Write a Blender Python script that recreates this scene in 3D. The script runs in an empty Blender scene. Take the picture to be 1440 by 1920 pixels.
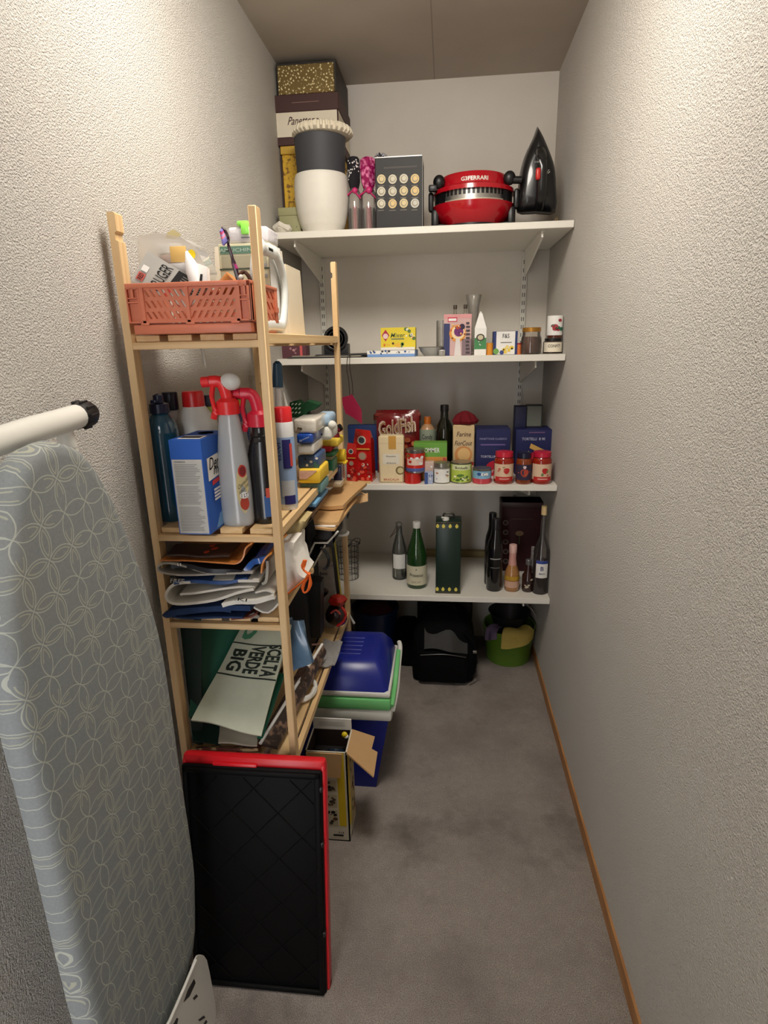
import bpy, bmesh, math, random
from mathutils import Vector, Matrix
random.seed(7)
PI = math.pi
SC = bpy.context.scene
COL = SC.collection
# ---------------------------------------------------------------- camera constants (solved from the room's vanishing lines)
CAM = Vector((0.6259, -2.6589, 1.4190)); YAW, PITCH, ROLL, FPX = 0.10887, 0.28298, -0.02104, 1092.2
RW, RH, RF = 1.044, 2.40, -3.30           # room width, height, front limit
Z1, Z2, Z3, Z4, SD = 1.796, 1.368, 0.894, 0.431, 0.4865      # wall shelves
def cam_rows():
    cy, sy, cp, sp = math.cos(YAW), math.sin(YAW), math.cos(PITCH), math.sin(PITCH)
    f = Vector((-sy*cp, cy*cp, -sp)); r = Vector((cy, sy, 0)); u = r.cross(f)
    c, s = math.cos(ROLL), math.sin(ROLL)
    return c*r+s*u, -s*r+c*u, f
CR, CU, CF = cam_rows()
def ray(x, y): return CR*((x-720)/FPX) - CU*((y-960)/FPX) + CF
def on(ax, x, y, v):                       # where the line of sight through a photo point meets a plane of the room
    d = ray(x, y); return CAM + d*((v-CAM[ax])/d[ax])
def oX(x, y, v): return on(0, x, y, v)
def oY(x, y, v): return on(1, x, y, v)
def oZ(x, y, v): return on(2, x, y, v)
# ---------------------------------------------------------------- materials
def lin(c): c = c/255.0; return c/12.92 if c <= 0.04045 else ((c+0.055)/1.055)**2.4
def rgb(c): return (lin(c[0]), lin(c[1]), lin(c[2]), 1)
MC = {}
class N:
    def __init__(s, name):
        s.m = bpy.data.materials.new(name); s.m.use_nodes = True; s.t = s.m.node_tree; s.b = s.t.nodes['Principled BSDF']
        s.out = s.t.nodes['Material Output']
    def n(s, ty, **k):
        o = s.t.nodes.new(ty)
        for a, v in k.items(): setattr(o, a, v)
        return o
    def l(s, a, b): s.t.links.new(a, b)
    def math(s, op, a, b=None, clamp=False):
        o = s.n('ShaderNodeMath', operation=op); o.use_clamp = clamp
        for i, v in enumerate((a, b)):
            if v is None: continue
            if isinstance(v, (int, float)): o.inputs[i].default_value = v
            else: s.l(v, o.inputs[i])
        return o.outputs[0]
    def mix(s, f, a, b):
        o = s.n('ShaderNodeMix', data_type='RGBA')
        for i, v in ((0, f), (6, a), (7, b)):
            if isinstance(v, (int, float)): o.inputs[i].default_value = v
            elif isinstance(v, tuple): o.inputs[i].default_value = v
            else: s.l(v, o.inputs[i])
        return o.outputs[2]
    def noise(s, sc, det=3, vec=None, rough=.5):
        o = s.n('ShaderNodeTexNoise'); o.inputs['Scale'].default_value = sc; o.inputs['Detail'].default_value = det; o.inputs['Roughness'].default_value = rough
        if vec: s.l(vec, o.inputs['Vector'])
        return o.outputs['Fac']
    def obj(s, scale=None):
        tc = s.n('ShaderNodeTexCoord').outputs['Object']
        if scale is None: return tc
        mp = s.n('ShaderNodeMapping'); mp.inputs['Scale'].default_value = scale; s.l(tc, mp.inputs['Vector']); return mp.outputs[0]
    def ramp(s, v, a, b):
        o = s.n('ShaderNodeMapRange'); s.l(v, o.inputs[0]); o.inputs[1].default_value = a; o.inputs[2].default_value = b; return o.outputs[0]
    def bump(s, h, st, d=.002):
        o = s.n('ShaderNodeBump'); o.inputs['Strength'].default_value = st; o.inputs['Distance'].default_value = d; s.l(h, o.inputs['Height']); s.l(o.outputs[0], s.b.inputs['Normal'])
def P(c, rough=.5, metal=0, var=.08, vs=60, bump=0, bs=200, bd=.001, coat=0, alpha=1, spec=.5):
    key = (c, rough, metal, var, vs, bump, bs, coat, alpha, spec)
    if key in MC: return MC[key]
    m = N('paint_%d_%d_%d' % c); v = m.obj()
    f = m.noise(vs, 3, v); a = rgb(c); k = 1-var*1.6; b_ = tuple(min(1, x*k) for x in a[:3])+(1,); c2 = tuple(min(1, x*(1+var)) for x in a[:3])+(1,)
    m.l(m.mix(f, b_, c2), m.b.inputs['Base Color'])
    m.b.inputs['Roughness'].default_value = rough; m.b.inputs['Metallic'].default_value = metal
    m.b.inputs['Coat Weight'].default_value = coat; m.b.inputs['Alpha'].default_value = alpha; m.b.inputs['Specular IOR Level'].default_value = spec
    if bump: m.bump(m.noise(bs, 4, v), bump, bd)
    MC[key] = m.m; return m.m
def plastic(*c): return P(tuple(c), .32, var=.03)
def paper(*c): return P(tuple(c), .75, var=.05, spec=.3)
def cloth(*c): return P(tuple(c), .9, var=.12, bump=.35, bs=500, spec=.2)
def card(*c): return P(tuple(c), .6, var=.05, vs=20)
def film(*c): return P(tuple(c), .18, var=.15, vs=30, bump=.5, bs=60, bd=.004, coat=.3)
def two(name, ca, cb, sc, a, b, rough=.6, bump=0, metal=0, kind='noise', scale=(1, 1, 1)):
    key = (name,)
    if key in MC: return MC[key]
    m = N(name); v = m.obj(scale)
    if kind == 'noise': f = m.noise(sc, 3, v)
    else:
        o = m.n('ShaderNodeTexVoronoi'); o.inputs['Scale'].default_value = sc; m.l(v, o.inputs['Vector']); f = o.outputs['Distance']
    f = m.ramp(f, a, b); m.l(m.mix(f, rgb(ca), rgb(cb)), m.b.inputs['Base Color'])
    m.b.inputs['Roughness'].default_value = rough; m.b.inputs['Metallic'].default_value = metal
    if bump: m.bump(f, bump, .002)
    MC[key] = m.m; return m.m
def glass(c=(235, 240, 238), name='clear', tint=.9, op=0.0):
    key = ('glass', c, tint, op)
    if key in MC: return MC[key]
    m = N(name+'_glass'); tr = m.n('ShaderNodeBsdfTransparent'); tr.inputs[0].default_value = tuple(x**.4 for x in rgb(c)[:3])+(1,)
    gl = m.n('ShaderNodeBsdfGlossy'); gl.inputs['Roughness'].default_value = .06
    fr = m.n('ShaderNodeFresnel'); fr.inputs[0].default_value = 1.45
    mx = m.n('ShaderNodeMixShader'); m.l(m.math('ADD', m.math('MULTIPLY', fr.outputs[0], .9), .03, True), mx.inputs[0]); m.l(tr.outputs[0], mx.inputs[1]); m.l(gl.outputs[0], mx.inputs[2])
    last = mx.outputs[0]
    if op > 0:
        df = m.n('ShaderNodeBsdfPrincipled'); df.inputs['Base Color'].default_value = rgb(c); df.inputs['Roughness'].default_value = .25
        m2 = m.n('ShaderNodeMixShader'); m2.inputs[0].default_value = op; m.l(last, m2.inputs[1]); m.l(df.outputs[0], m2.inputs[2]); last = m2.outputs[0]
    m.l(last, m.out.inputs[0]); MC[key] = m.m; return m.m
def mk_wood(name, a, b, axis):
    m = N(name); sc = {'z': (14, 14, 1.2), 'y': (14, 1.2, 14), 'x': (1.2, 14, 14)}[axis]; v = m.obj(sc)
    w = m.n('ShaderNodeTexWave', wave_type='RINGS'); w.inputs['Scale'].default_value = 1.6; w.inputs['Distortion'].default_value = 5; w.inputs['Detail'].default_value = 3; w.inputs['Detail Scale'].default_value = 1.5
    m.l(v, w.inputs['Vector']); f = m.math('ADD', m.math('MULTIPLY', w.outputs['Fac'], .45), m.math('MULTIPLY', m.noise(6, 4, v), .7), True)
    c = m.mix(f, rgb(a), rgb(b))
    kn = m.n('ShaderNodeTexVoronoi'); kn.inputs['Scale'].default_value = 6; m.l(m.obj((1, 1, 1.6)), kn.inputs['Vector'])
    k = m.math('SUBTRACT', 1, m.ramp(kn.outputs['Distance'], .03, .055)); c = m.mix(m.math('MULTIPLY', k, .55), c, rgb((130, 86, 48)))
    m.l(c, m.b.inputs['Base Color']); m.b.inputs['Roughness'].default_value = .55; m.bump(f, .1, .001); return m.m
WOODZ = mk_wood('pine_upright', (230, 202, 156), (210, 172, 122), 'z')
WOODX = mk_wood('pine_cross', (228, 198, 152), (206, 168, 118), 'x')
WOODY = mk_wood('pine_plank', (234, 206, 158), (214, 176, 124), 'y')
def mk_stucco():
    m = N('stucco_wall'); v = m.obj(); n1 = m.noise(310, 2, v, .6); n2 = m.noise(2.5, 2, v)
    m.l(m.mix(n2, rgb((216, 211, 203)), rgb((226, 221, 213))), m.b.inputs['Base Color']); m.b.inputs['Roughness'].default_value = .9
    m.b.inputs['Specular IOR Level'].default_value = .2; m.bump(m.ramp(n1, .32, .68), 1.0, .0034); return m.m
def mk_backwall():
    m = N('painted_back_wall'); v = m.obj(); m.l(m.mix(m.noise(8, 4, v), rgb((216, 210, 201)), rgb((226, 220, 211))), m.b.inputs['Base Color'])
    m.b.inputs['Roughness'].default_value = .85; m.bump(m.noise(130, 3, v), .25, .002); return m.m
CEILX = oZ(811, 70, RH).x
def mk_concrete():
    m = N('concrete_ceiling'); v = m.obj(); n1 = m.noise(3, 5, v); n2 = m.noise(.9, 2, v)
    c = m.mix(m.ramp(n1, .3, .7), rgb((176, 166, 153)), rgb((192, 182, 168))); c = m.mix(m.math('MULTIPLY', m.ramp(n2, .45, .7), .35), c, rgb((158, 148, 136)))
    sx = m.n('ShaderNodeSeparateXYZ'); m.l(v, sx.inputs[0])
    jx = m.math('LESS_THAN', m.math('ABSOLUTE', m.math('SUBTRACT', sx.outputs[0], CEILX)), .0022)
    c = m.mix(m.math('MULTIPLY', jx, .5), c, rgb((120, 110, 98)))
    m.l(c, m.b.inputs['Base Color']); m.b.inputs['Roughness'].default_value = .85; m.bump(m.noise(60, 5, v), .2, .001); return m.m
def mk_carpet():
    m = N('grey_carpet'); v = m.obj(); fine = m.noise(420, 2, v, .7); mid = m.noise(40, 4, v, .7); big = m.noise(3.2, 4, v, .6); st = m.noise(2.1, 5, m.obj((1, 1, 3)), .65)
    c = m.mix(m.ramp(fine, .3, .7), rgb((108, 101, 96)), rgb((200, 189, 180)))
    c = m.mix(m.math('MULTIPLY', m.ramp(mid, .35, .7), .5), c, rgb((142, 133, 126)))
    c = m.mix(m.math('MULTIPLY', m.ramp(big, .45, .68), .45), c, rgb((108, 98, 96)))
    c = m.mix(m.math('MULTIPLY', m.ramp(st, .56, .70), .6), c, rgb((76, 69, 64)))
    m.l(c, m.b.inputs['Base Color']); m.b.inputs['Roughness'].default_value = 1; m.b.inputs['Specular IOR Level'].default_value = .05
    m.bump(fine, .9, .004); return m.m
def mk_petals():
    m = N('petal_print_fabric'); v = m.obj(); sx = m.n('ShaderNodeSeparateXYZ'); m.l(v, sx.inputs[0])
    s = .0478; a = math.radians(4)   # lattice turned against the board's length
    Y_, Z_ = sx.outputs[1], sx.outputs[2]
    uu = m.math('ADD', m.math('MULTIPLY', Y_, math.cos(a)/s), m.math('MULTIPLY', Z_, math.sin(a)/s))
    vv = m.math('SUBTRACT', m.math('MULTIPLY', Z_, math.cos(a)/s), m.math('MULTIPLY', Y_, math.sin(a)/s))
    fu = m.math('SUBTRACT', m.math('FRACT', m.math('ADD', uu, 50.5)), .5); fv = m.math('SUBTRACT', m.math('FRACT', m.math('ADD', vv, 50.5)), .5)
    cu = m.math('FLOOR', m.math('ADD', uu, 50.5)); cv = m.math('FLOOR', m.math('ADD', vv, 50.5))
    def dist(ax, ay):
        x = m.math('ADD', fu, ax); y = m.math('ADD', fv, ay)
        return m.math('SQRT', m.math('ADD', m.math('MULTIPLY', x, x), m.math('MULTIPLY', y, y)))
    d0 = dist(0, 0); dn = m.math('MINIMUM', m.math('MINIMUM', dist(1, 0), dist(-1, 0)), m.math('MINIMUM', dist(0, 1), dist(0, -1)))
    R = .7071; w = .015
    def near(x, r, ww): return m.math('LESS_THAN', m.math('ABSOLUTE', m.math('SUBTRACT', x, r)), ww)
    line = m.math('MAXIMUM', near(d0, R, w), near(dn, R, w))
    mx = m.math('MAXIMUM', d0, dn)
    wn = m.n('ShaderNodeTexWhiteNoise', noise_dimensions='2D'); cb = m.n('ShaderNodeCombineXYZ')
    m.l(m.math('ADD', cu, m.math('GREATER_THAN', fu, .0)), cb.inputs[0]); m.l(m.math('ADD', cv, m.math('GREATER_THAN', fv, 0)), cb.inputs[1]); m.l(cb.outputs[0], wn.inputs[0])
    inner = m.math('MULTIPLY', near(mx, R*.88, .018), m.math('GREATER_THAN', wn.outputs[0], .5))
    base = m.mix(m.noise(300, 2, v), rgb((122, 127, 128)), rgb((142, 147, 148)))
    base = m.mix(m.math('MULTIPLY', m.ramp(m.noise(4, 3, v), .55, .75), .25), base, rgb((150, 140, 118)))
    c = m.mix(m.math('MULTIPLY', inner, .6), base, rgb((186, 184, 160))); c = m.mix(m.math('MULTIPLY', line, .8), c, rgb((186, 188, 176)))
    m.l(c, m.b.inputs['Base Color']); m.b.inputs['Roughness'].default_value = .8; m.bump(m.noise(700, 2, v), .25, .001); return m.m
STUCCO, BACKW, CONC, CARPET, PETAL = mk_stucco(), mk_backwall(), mk_concrete(), mk_carpet(), mk_petals()
GLITTER = two('gold_glitter', (128, 106, 60), (236, 222, 170), 110, .42, .16, .4, .5, .35, 'vor')
MOTTLE_Y = two('yellow_floral_print', (222, 176, 42), (140, 96, 20), 70, .52, .62, .5)
WHITE = P((226, 224, 216), .35, var=.02); WALLWHITE = P((228, 224, 214), .42, var=.02)
BLACK = P((16, 16, 18), .4, var=.05); SOFTBLACK = P((9, 9, 10), .9, spec=.15, var=.2, bump=.4, bs=120); GLOSSBLACK = P((14, 14, 16), .12, var=.02, coat=.4)
CREAM = card(232, 222, 200); RED = plastic(196, 26, 34); STEEL = P((170, 168, 164), .3, .9, var=.05)
NAVY = card(24, 30, 84); KRAFT = card(196, 152, 104); DKTXT = paper(26, 26, 28); WHT = paper(235, 233, 228)
# ---------------------------------------------------------------- mesh builder
_txt = {}
def text_geo(s):
    if s in _txt: return _txt[s]
    key, bold = s, s.startswith('*'); s = s.lstrip('*')
    cu = bpy.data.curves.new('t', 'FONT'); cu.body = s; cu.size = 1; cu.offset = .035 if bold else .008; cu.resolution_u = 2; cu.align_x = 'CENTER'; cu.align_y = 'CENTER'
    ob = bpy.data.objects.new('t', cu); me = bpy.data.meshes.new_from_object(ob)
    v = [tuple(p.co) for p in me.vertices]; f = [tuple(p.vertices) for p in me.polygons]
    bpy.data.objects.remove(ob); bpy.data.meshes.remove(me); bpy.data.curves.remove(cu)
    xs = [p[0] for p in v] or [0, 1]; ys = [p[1] for p in v] or [0, 1]
    _txt[key] = (v, f, (min(xs), max(xs), min(ys), max(ys))); return _txt[key]
class MB:
    def __init__(s, name, M=None): s.name, s.v, s.f, s.fm, s.ms, s.M, s.subs, s.sharp, s.kind = name, [], [], [], [], M or Matrix(), [], 38, None; s.label = None; s.solid = 0
    def mi(s, m):
        if m not in s.ms: s.ms.append(m)
        return s.ms.index(m)
    def add(s, vs, fs, m):
        o = len(s.v); s.v += [s.M @ Vector(p) for p in vs]; k = s.mi(m)
        for f in fs: s.f.append([i+o for i in f]); s.fm.append(k)
        return s
    def box(s, x0, x1, y0, y1, z0, z1, m, bev=0, seg=2):
        if bev <= 0:
            vs = [(x, y, z) for z in (z0, z1) for y in (y0, y1) for x in (x0, x1)]
            return s.add(vs, [(0, 2, 3, 1), (4, 5, 7, 6), (0, 1, 5, 4), (2, 6, 7, 3), (0, 4, 6, 2), (1, 3, 7, 5)], m)
        b = bmesh.new(); bmesh.ops.create_cube(b, size=1)
        for q in b.verts: q.co = Vector(((x0+x1)/2+q.co.x*(x1-x0), (y0+y1)/2+q.co.y*(y1-y0), (z0+z1)/2+q.co.z*(z1-z0)))
        bev = min(bev, .49*min(abs(x1-x0), abs(y1-y0), abs(z1-z0)))
        bmesh.ops.bevel(b, geom=b.edges[:], offset=bev, segments=seg, affect='EDGES', profile=.5)
        b.verts.index_update(); s.add([tuple(q.co) for q in b.verts], [[q.index for q in f.verts] for f in b.faces], m); b.free(); return s
    def hexa(s, c8, m):      # bottom 4 then top 4, each counter-clockwise
        return s.add(c8, [(3, 2, 1, 0), (4, 5, 6, 7), (0, 1, 5, 4), (1, 2, 6, 5), (2, 3, 7, 6), (3, 0, 4, 7)], m)
    def frus(s, x0, x1, y0, y1, z0, z1, t, m):   # box whose top is grown by t
        return s.hexa([(x0, y0, z0), (x1, y0, z0), (x1, y1, z0), (x0, y1, z0), (x0-t, y0-t, z1), (x1+t, y0-t, z1), (x1+t, y1+t, z1), (x0-t, y1+t, z1)], m)
    def prism(s, pts, ax, d0, d1, m):
        def pt(p, d): return {'y': (p[0], d, p[1]), 'x': (d, p[0], p[1]), 'z': (p[0], p[1], d)}[ax]
        n = len(pts); vs = [pt(p, d0) for p in pts]+[pt(p, d1) for p in pts]
        return s.add(vs, [list(range(n)), list(range(2*n-1, n-1, -1))]+[(i, i+n, (i+1) % n+n, (i+1) % n) for i in range(n)], m)
    def lathe(s, prof, m, c=(0, 0, 0), seg=32, ax='z', a0=0, a1=2*PI, sx=1, sy=1, wob=None):
        full = abs(a1-a0-2*PI) < 1e-6; ns = seg if full else seg+1; vs = []
        for (r, z) in prof:
            for i in range(ns):
                a = a0+(a1-a0)*i/seg; rr = r*(wob(a, z) if wob else 1); x, y = rr*math.cos(a)*sx, rr*math.sin(a)*sy
                p = {'z': (x, y, z), 'y': (x, z, y), 'x': (z, x, y)}[ax]; vs.append((c[0]+p[0], c[1]+p[1], c[2]+p[2]))
        fs = []
        for j in range(len(prof)-1):
            for i in range(seg):
                k = (i+1) % ns if full else i+1
                fs.append((j*ns+i, j*ns+k, (j+1)*ns+k, (j+1)*ns+i))
        if full:
            if prof[0][0] > 1e-6: fs.append(list(range(ns-1, -1, -1)))
            if prof[-1][0] > 1e-6: fs.append([(len(prof)-1)*ns+i for i in range(ns)])
        return s.add(vs, fs, m)
    def open_lathe(s, prof, m, c=(0, 0, 0), seg=32, sx=1, sy=1, wob=None):     # vessel: outside up, inside down, closed loop
        vs = []
        for (r, z) in prof:
            for i in range(seg):
                a = 2*PI*i/seg; rr = r*(wob(a, z) if wob else 1); vs.append((c[0]+rr*math.cos(a)*sx, c[1]+rr*math.sin(a)*sy, c[2]+z))
        fs = [(j*seg+i, j*seg+(i+1) % seg, (j+1)*seg+(i+1) % seg, (j+1)*seg+i) for j in range(len(prof)-1) for i in range(seg)]
        fs += [list(range(seg-1, -1, -1)), [(len(prof)-1)*seg+i for i in range(seg)]]
        return s.add(vs, fs, m)
    def tube(s, pts, r, m, seg=10, close=False, flat=1, up=None):
        pts = [Vector(p) for p in pts]; n = len(pts); vs = []; up = Vector(up or (0.13, .21, .97)).normalized()
        for i, p in enumerate(pts):
            t = (pts[(i+1) % n]-pts[i-1]) if close else (pts[min(i+1, n-1)]-pts[max(i-1, 0)]); t.normalize()
            a = up.cross(t)
            if a.length < .2: a = Vector((1, 0, 0)).cross(t)
            a.normalize(); b = t.cross(a); rr = r[i] if isinstance(r, (list, tuple)) else r
            for k in range(seg):
                q = 2*PI*k/seg; vs.append(tuple(p+a*rr*math.cos(q)+b*rr*flat*math.sin(q)))
        fs = [(j*seg+k, j*seg+(k+1) % seg, ((j+1) % n)*seg+(k+1) % seg, ((j+1) % n)*seg+k) for j in range(n if close else n-1) for k in range(seg)]
        if not close: fs += [list(range(seg-1, -1, -1)), [(n-1)*seg+k for k in range(seg)]]
        return s.add(vs, fs, m)
    def ball(s, c, r, m, seg=16, sx=1, sy=1, sz=1):
        return s.lathe([(r*math.cos(a)*1, r*math.sin(a)*sz) for a in [(-.5+i/8)*PI for i in range(9)]], m, c, seg, sx=sx, sy=sy)
    def grid(s, fn, nu, nv, m, th=0, nrm=None):
        P0 = [[Vector(fn(i/nu, j/nv)) for j in range(nv+1)] for i in range(nu+1)]
        if th:
            def nn(i, j):
                a = P0[min(i+1, nu)][j]-P0[max(i-1, 0)][j]; b = P0[i][min(j+1, nv)]-P0[i][max(j-1, 0)]; c = a.cross(b)
                return c.normalized() if c.length > 1e-9 else Vector((0, 0, 1))
            Q = [[P0[i][j]-nn(i, j)*th for j in range(nv+1)] for i in range(nu+1)]
        idx = lambda i, j: i*(nv+1)+j
        vs = [p for r in P0 for p in r]; fs = [(idx(i, j), idx(i+1, j), idx(i+1, j+1), idx(i, j+1)) for i in range(nu) for j in range(nv)]
        if th:
            o = len(vs); vs += [p for r in Q for p in r]; fs += [(o+idx(i, j+1), o+idx(i+1, j+1), o+idx(i+1, j), o+idx(i, j)) for i in range(nu) for j in range(nv)]
            for i in range(nu): fs += [(idx(i+1, 0), idx(i, 0), o+idx(i, 0), o+idx(i+1, 0)), (idx(i, nv), idx(i+1, nv), o+idx(i+1, nv), o+idx(i, nv))]
            for j in range(nv): fs += [(idx(0, j), idx(0, j+1), o+idx(0, j+1), o+idx(0, j)), (idx(nu, j+1), idx(nu, j), o+idx(nu, j), o+idx(nu, j+1))]
        return s.add([tuple(p) for p in vs], fs, m)
    def panel(s, x0, x1, z0, z1, y, m): return s.add([(x0, y, z0), (x1, y, z0), (x1, y, z1), (x0, y, z1)], [(0, 1, 2, 3)], m)
    def panx(s, y0, y1, z0, z1, x, m): return s.add([(x, y0, z0), (x, y1, z0), (x, y1, z1), (x, y0, z1)], [(0, 1, 2, 3)], m)
    def pany(s, x0, x1, y0, y1, z, m): return s.add([(x0, y0, z), (x1, y0, z), (x1, y1, z), (x0, y1, z)], [(0, 1, 2, 3)], m)
    def poly(s, pts, y, m): return s.add([(p[0], y, p[1]) for p in pts], [list(range(len(pts)))], m)
    def disc(s, x, z, r, y, m, n=20, sx=1): return s.poly([(x+r*sx*math.cos(2*PI*i/n), z+r*math.sin(2*PI*i/n)) for i in range(n)], y, m)
    def txt(s, t, w, h, fn, m):    # text fitted to w x h, fn(a, b) places a flat text point in space
        v, f, (x0, x1, y0, y1) = text_geo(t); k = w/max(1e-6, x1-x0); q = h/max(1e-6, y1-y0); cx, cy = (x0+x1)/2, (y0+y1)/2
        return s.add([fn((p[0]-cx)*k, (p[1]-cy)*q) for p in v], f, m)
    def tf(s, t, x, z, w, h, y, m, sl=0, rot=0):  # on a front face
        c, r = math.cos(rot), math.sin(rot)
        return s.txt(t, w, h, lambda a, b: (x+(a+sl*b)*c-b*r, y, z+(a+sl*b)*r+b*c), m)
    def tx(s, t, y, z, w, h, x, m, sl=0, rot=0):  # on a right-hand side face
        c, r = math.cos(rot), math.sin(rot)
        return s.txt(t, w, h, lambda a, b: (x, y+(a+sl*b)*c-b*r, z+(a+sl*b)*r+b*c), m)
    def tw(s, t, z, w, h, r, m, a0=-PI/2):        # wrapped round a cylinder
        return s.txt(t, w, h, lambda a, b: (r*math.cos(a0+a/r), r*math.sin(a0+a/r), z+b), m)
    def band(s, r, z0, z1, m, a=1.15, seg=16, off=.0004, a0=-PI/2):
        return s.lathe([(r+off, z0), (r+off, z1)], m, a0=a0-a, a1=a0+a, seg=seg)
    def spots(s, n, x0, x1, z0, z1, y, ms, r0, r1, sx=1.4):
        for i in range(n):
            s.disc(random.uniform(x0, x1), random.uniform(z0, z1), random.uniform(r0, r1), y-.00012*(i % 5), random.choice(ms), 9, random.uniform(.7, sx))
        return s
    def lines(s, n, x0, x1, z0, z1, y, m, fill=.55, jag=.25):
        st = (z1-z0)/n
        for i in range(n):
            s.panel(x0, x1-(x1-x0)*random.uniform(0, jag), z0+i*st, z0+(i+fill)*st, y, m)
        return s
    def ribbon(s, pts, th, y0, y1, m, wave=.004, ny=6):   # folded sheet seen end-on: polyline in XZ, given thickness, run back in Y
        pts = smooth(pts, 3)
        def fn(u, v):
            k = u*(len(pts)-1); i = min(int(k), len(pts)-2); t = k-i; x = pts[i][0]*(1-t)+pts[i+1][0]*t; z = pts[i][1]*(1-t)+pts[i+1][1]*t
            return (x+wave*math.sin(7*v+3*u), y0+(y1-y0)*v+wave*math.sin(9*u), z+wave*.35*math.sin(5*v+8*u))
        return s.grid(fn, (len(pts)-1), ny, m, th)
    def sub(s, name): q = MB(name, s.M); s.subs.append(q); return q
    def build(s, origin, parent=None):
        me = bpy.data.meshes.new(s.name); me.from_pydata([tuple(p-origin) for p in s.v], [], s.f)
        for m in s.ms: me.materials.append(m)
        for p, k in zip(me.polygons, s.fm): p.material_index = k; p.use_smooth = True
        me.validate(); me.set_sharp_from_angle(angle=math.radians(s.sharp)); me.update()
        ob = bpy.data.objects.new(s.name, me); COL.objects.link(ob)
        if parent: ob.parent = parent
        if s.label: ob['label'] = s.label
        if s.kind: ob['kind'] = s.kind
        for q in s.subs: q.build(origin, ob)
        return ob
def smooth(pts, n=3):
    out = []
    for i in range(len(pts)-1):
        p0, p1, p2, p3 = pts[max(i-1, 0)], pts[i], pts[i+1], pts[min(i+2, len(pts)-1)]
        for k in range(n):
            t = k/n; out.append(tuple(.5*((2*b)+(c-a)*t+(2*a-5*b+4*c-d)*t*t+(3*b-a-3*c+d)*t**3) for a, b, c, d in zip(p0, p1, p2, p3)))
    out.append(tuple(pts[-1])); return out
class Thing:
    def __init__(s, name, label, cat, M=None, group=None): s.name, s.label, s.cat, s.M, s.group, s.parts, s.one = name, label, cat, M or Matrix(), group, [], None
    def part(s, name): q = MB(name, s.M); s.parts.append(q); return q
    def solo(s): s.one = MB(s.name, s.M); return s.one
    def done(s):
        def allv(q):
            r = list(q.v)
            for w in q.subs: r += allv(w)
            return r
        vs = [p for q in (([s.one] if s.one else [])+s.parts) for p in allv(q)]
        o = Vector(((min(p.x for p in vs)+max(p.x for p in vs))/2, (min(p.y for p in vs)+max(p.y for p in vs))/2, min(p.z for p in vs)))
        if s.one: root = s.one.build(o); root.location = o
        else:
            root = bpy.data.objects.new(s.name, None); COL.objects.link(root); root.location = o; root.empty_display_size = .02
        for q in s.parts: q.build(o, root)
        root['label'] = s.label; root['category'] = s.cat
        if s.group: root['group'] = s.group
        s.root = root; return root
def struct(name, *boxes):
    q = MB(name)
    for b in boxes: q.box(*b)
    o = Vector((0, 0, 0)); ob = q.build(o); ob['kind'] = 'structure'; return ob
def copy_tree(o, parent=None):
    c = o.copy(); COL.objects.link(c)
    if parent: c.parent = parent
    for ch in list(o.children): copy_tree(ch, c)
    return c
def TR(x, y, z, rz=0, rx=0, ry=0): return Matrix.Translation((x, y, z)) @ Matrix.Rotation(rz, 4, 'Z') @ Matrix.Rotation(rx, 4, 'X') @ Matrix.Rotation(ry, 4, 'Y')
def spot(l, r, t, b, z, Y=None, rnd=False, zt=None):
    """photo rectangle of a thing standing on height z -> (centre x, front y or centre y, width, height)"""
    if Y is None: Y = oZ((l+r)/2, b, z).y
    Yc = Y
    if rnd:
        for _ in range(4): w = oY(r, (t+b)/2, Yc).x-oY(l, (t+b)/2, Yc).x; Yc = Y+w/2
    a, c = oY(l, (t+b)/2, Yc), oY(r, (t+b)/2, Yc)
    return (a.x+c.x)/2, Yc, c.x-a.x, oY((l+r)/2, t, Yc).z-z
def carton(name, label, cat, l, r, t, b, z, depth, mat, Y=None, side=None, rz=0, group=None, deco=None, bev=.0015):
    x, y, w, h = spot(l, r, t, b, z, Y)
    T = Thing(name, label, cat, TR(x, y, z, rz), group); q = T.solo(); q.box(-w/2, w/2, 0, depth, 0, h, mat, bev, 1)
    if deco: deco(q, w, h, depth)
    T.done(); return T
def bottle(name, label, cat, l, r, t, b, z, prof, mat, Y=None, cap=None, capr=None, lab=None, group=None, extra=None, part='bottle_body', liquid=None):
    """prof: (radius fraction of half width, height fraction)"""
    x, y, w, h = spot(l, r, t, b, z, Y, True); R = w/2
    T = Thing(name, label, cat, TR(x, y, z), group); q = T.part(part); q.lathe([(0, 0)]+[(a*R, c*h) for a, c in prof], mat, seg=28)
    if liquid:
        c1, c2, lm = liquid; pr = [(a*R*.9, max(.01, c)*h) for a, c in prof if c <= c2]; q2 = T.part('liquid'); q2.lathe([(0, .004)]+pr+[(pr[-1][0], c2*h), (0, c2*h)], lm, seg=24)
    if cap: c0, c1, cr, cm = cap; k = T.part('cap'); k.lathe([(0, c0*h), (cr*R, c0*h), (cr*R, (c1-.01)*h), (cr*R*.9, c1*h), (0, c1*h)], cm, seg=20)
    if lab: lab(T, R, h)
    if extra: extra(T, R, h)
    T.done(); return T
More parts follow.
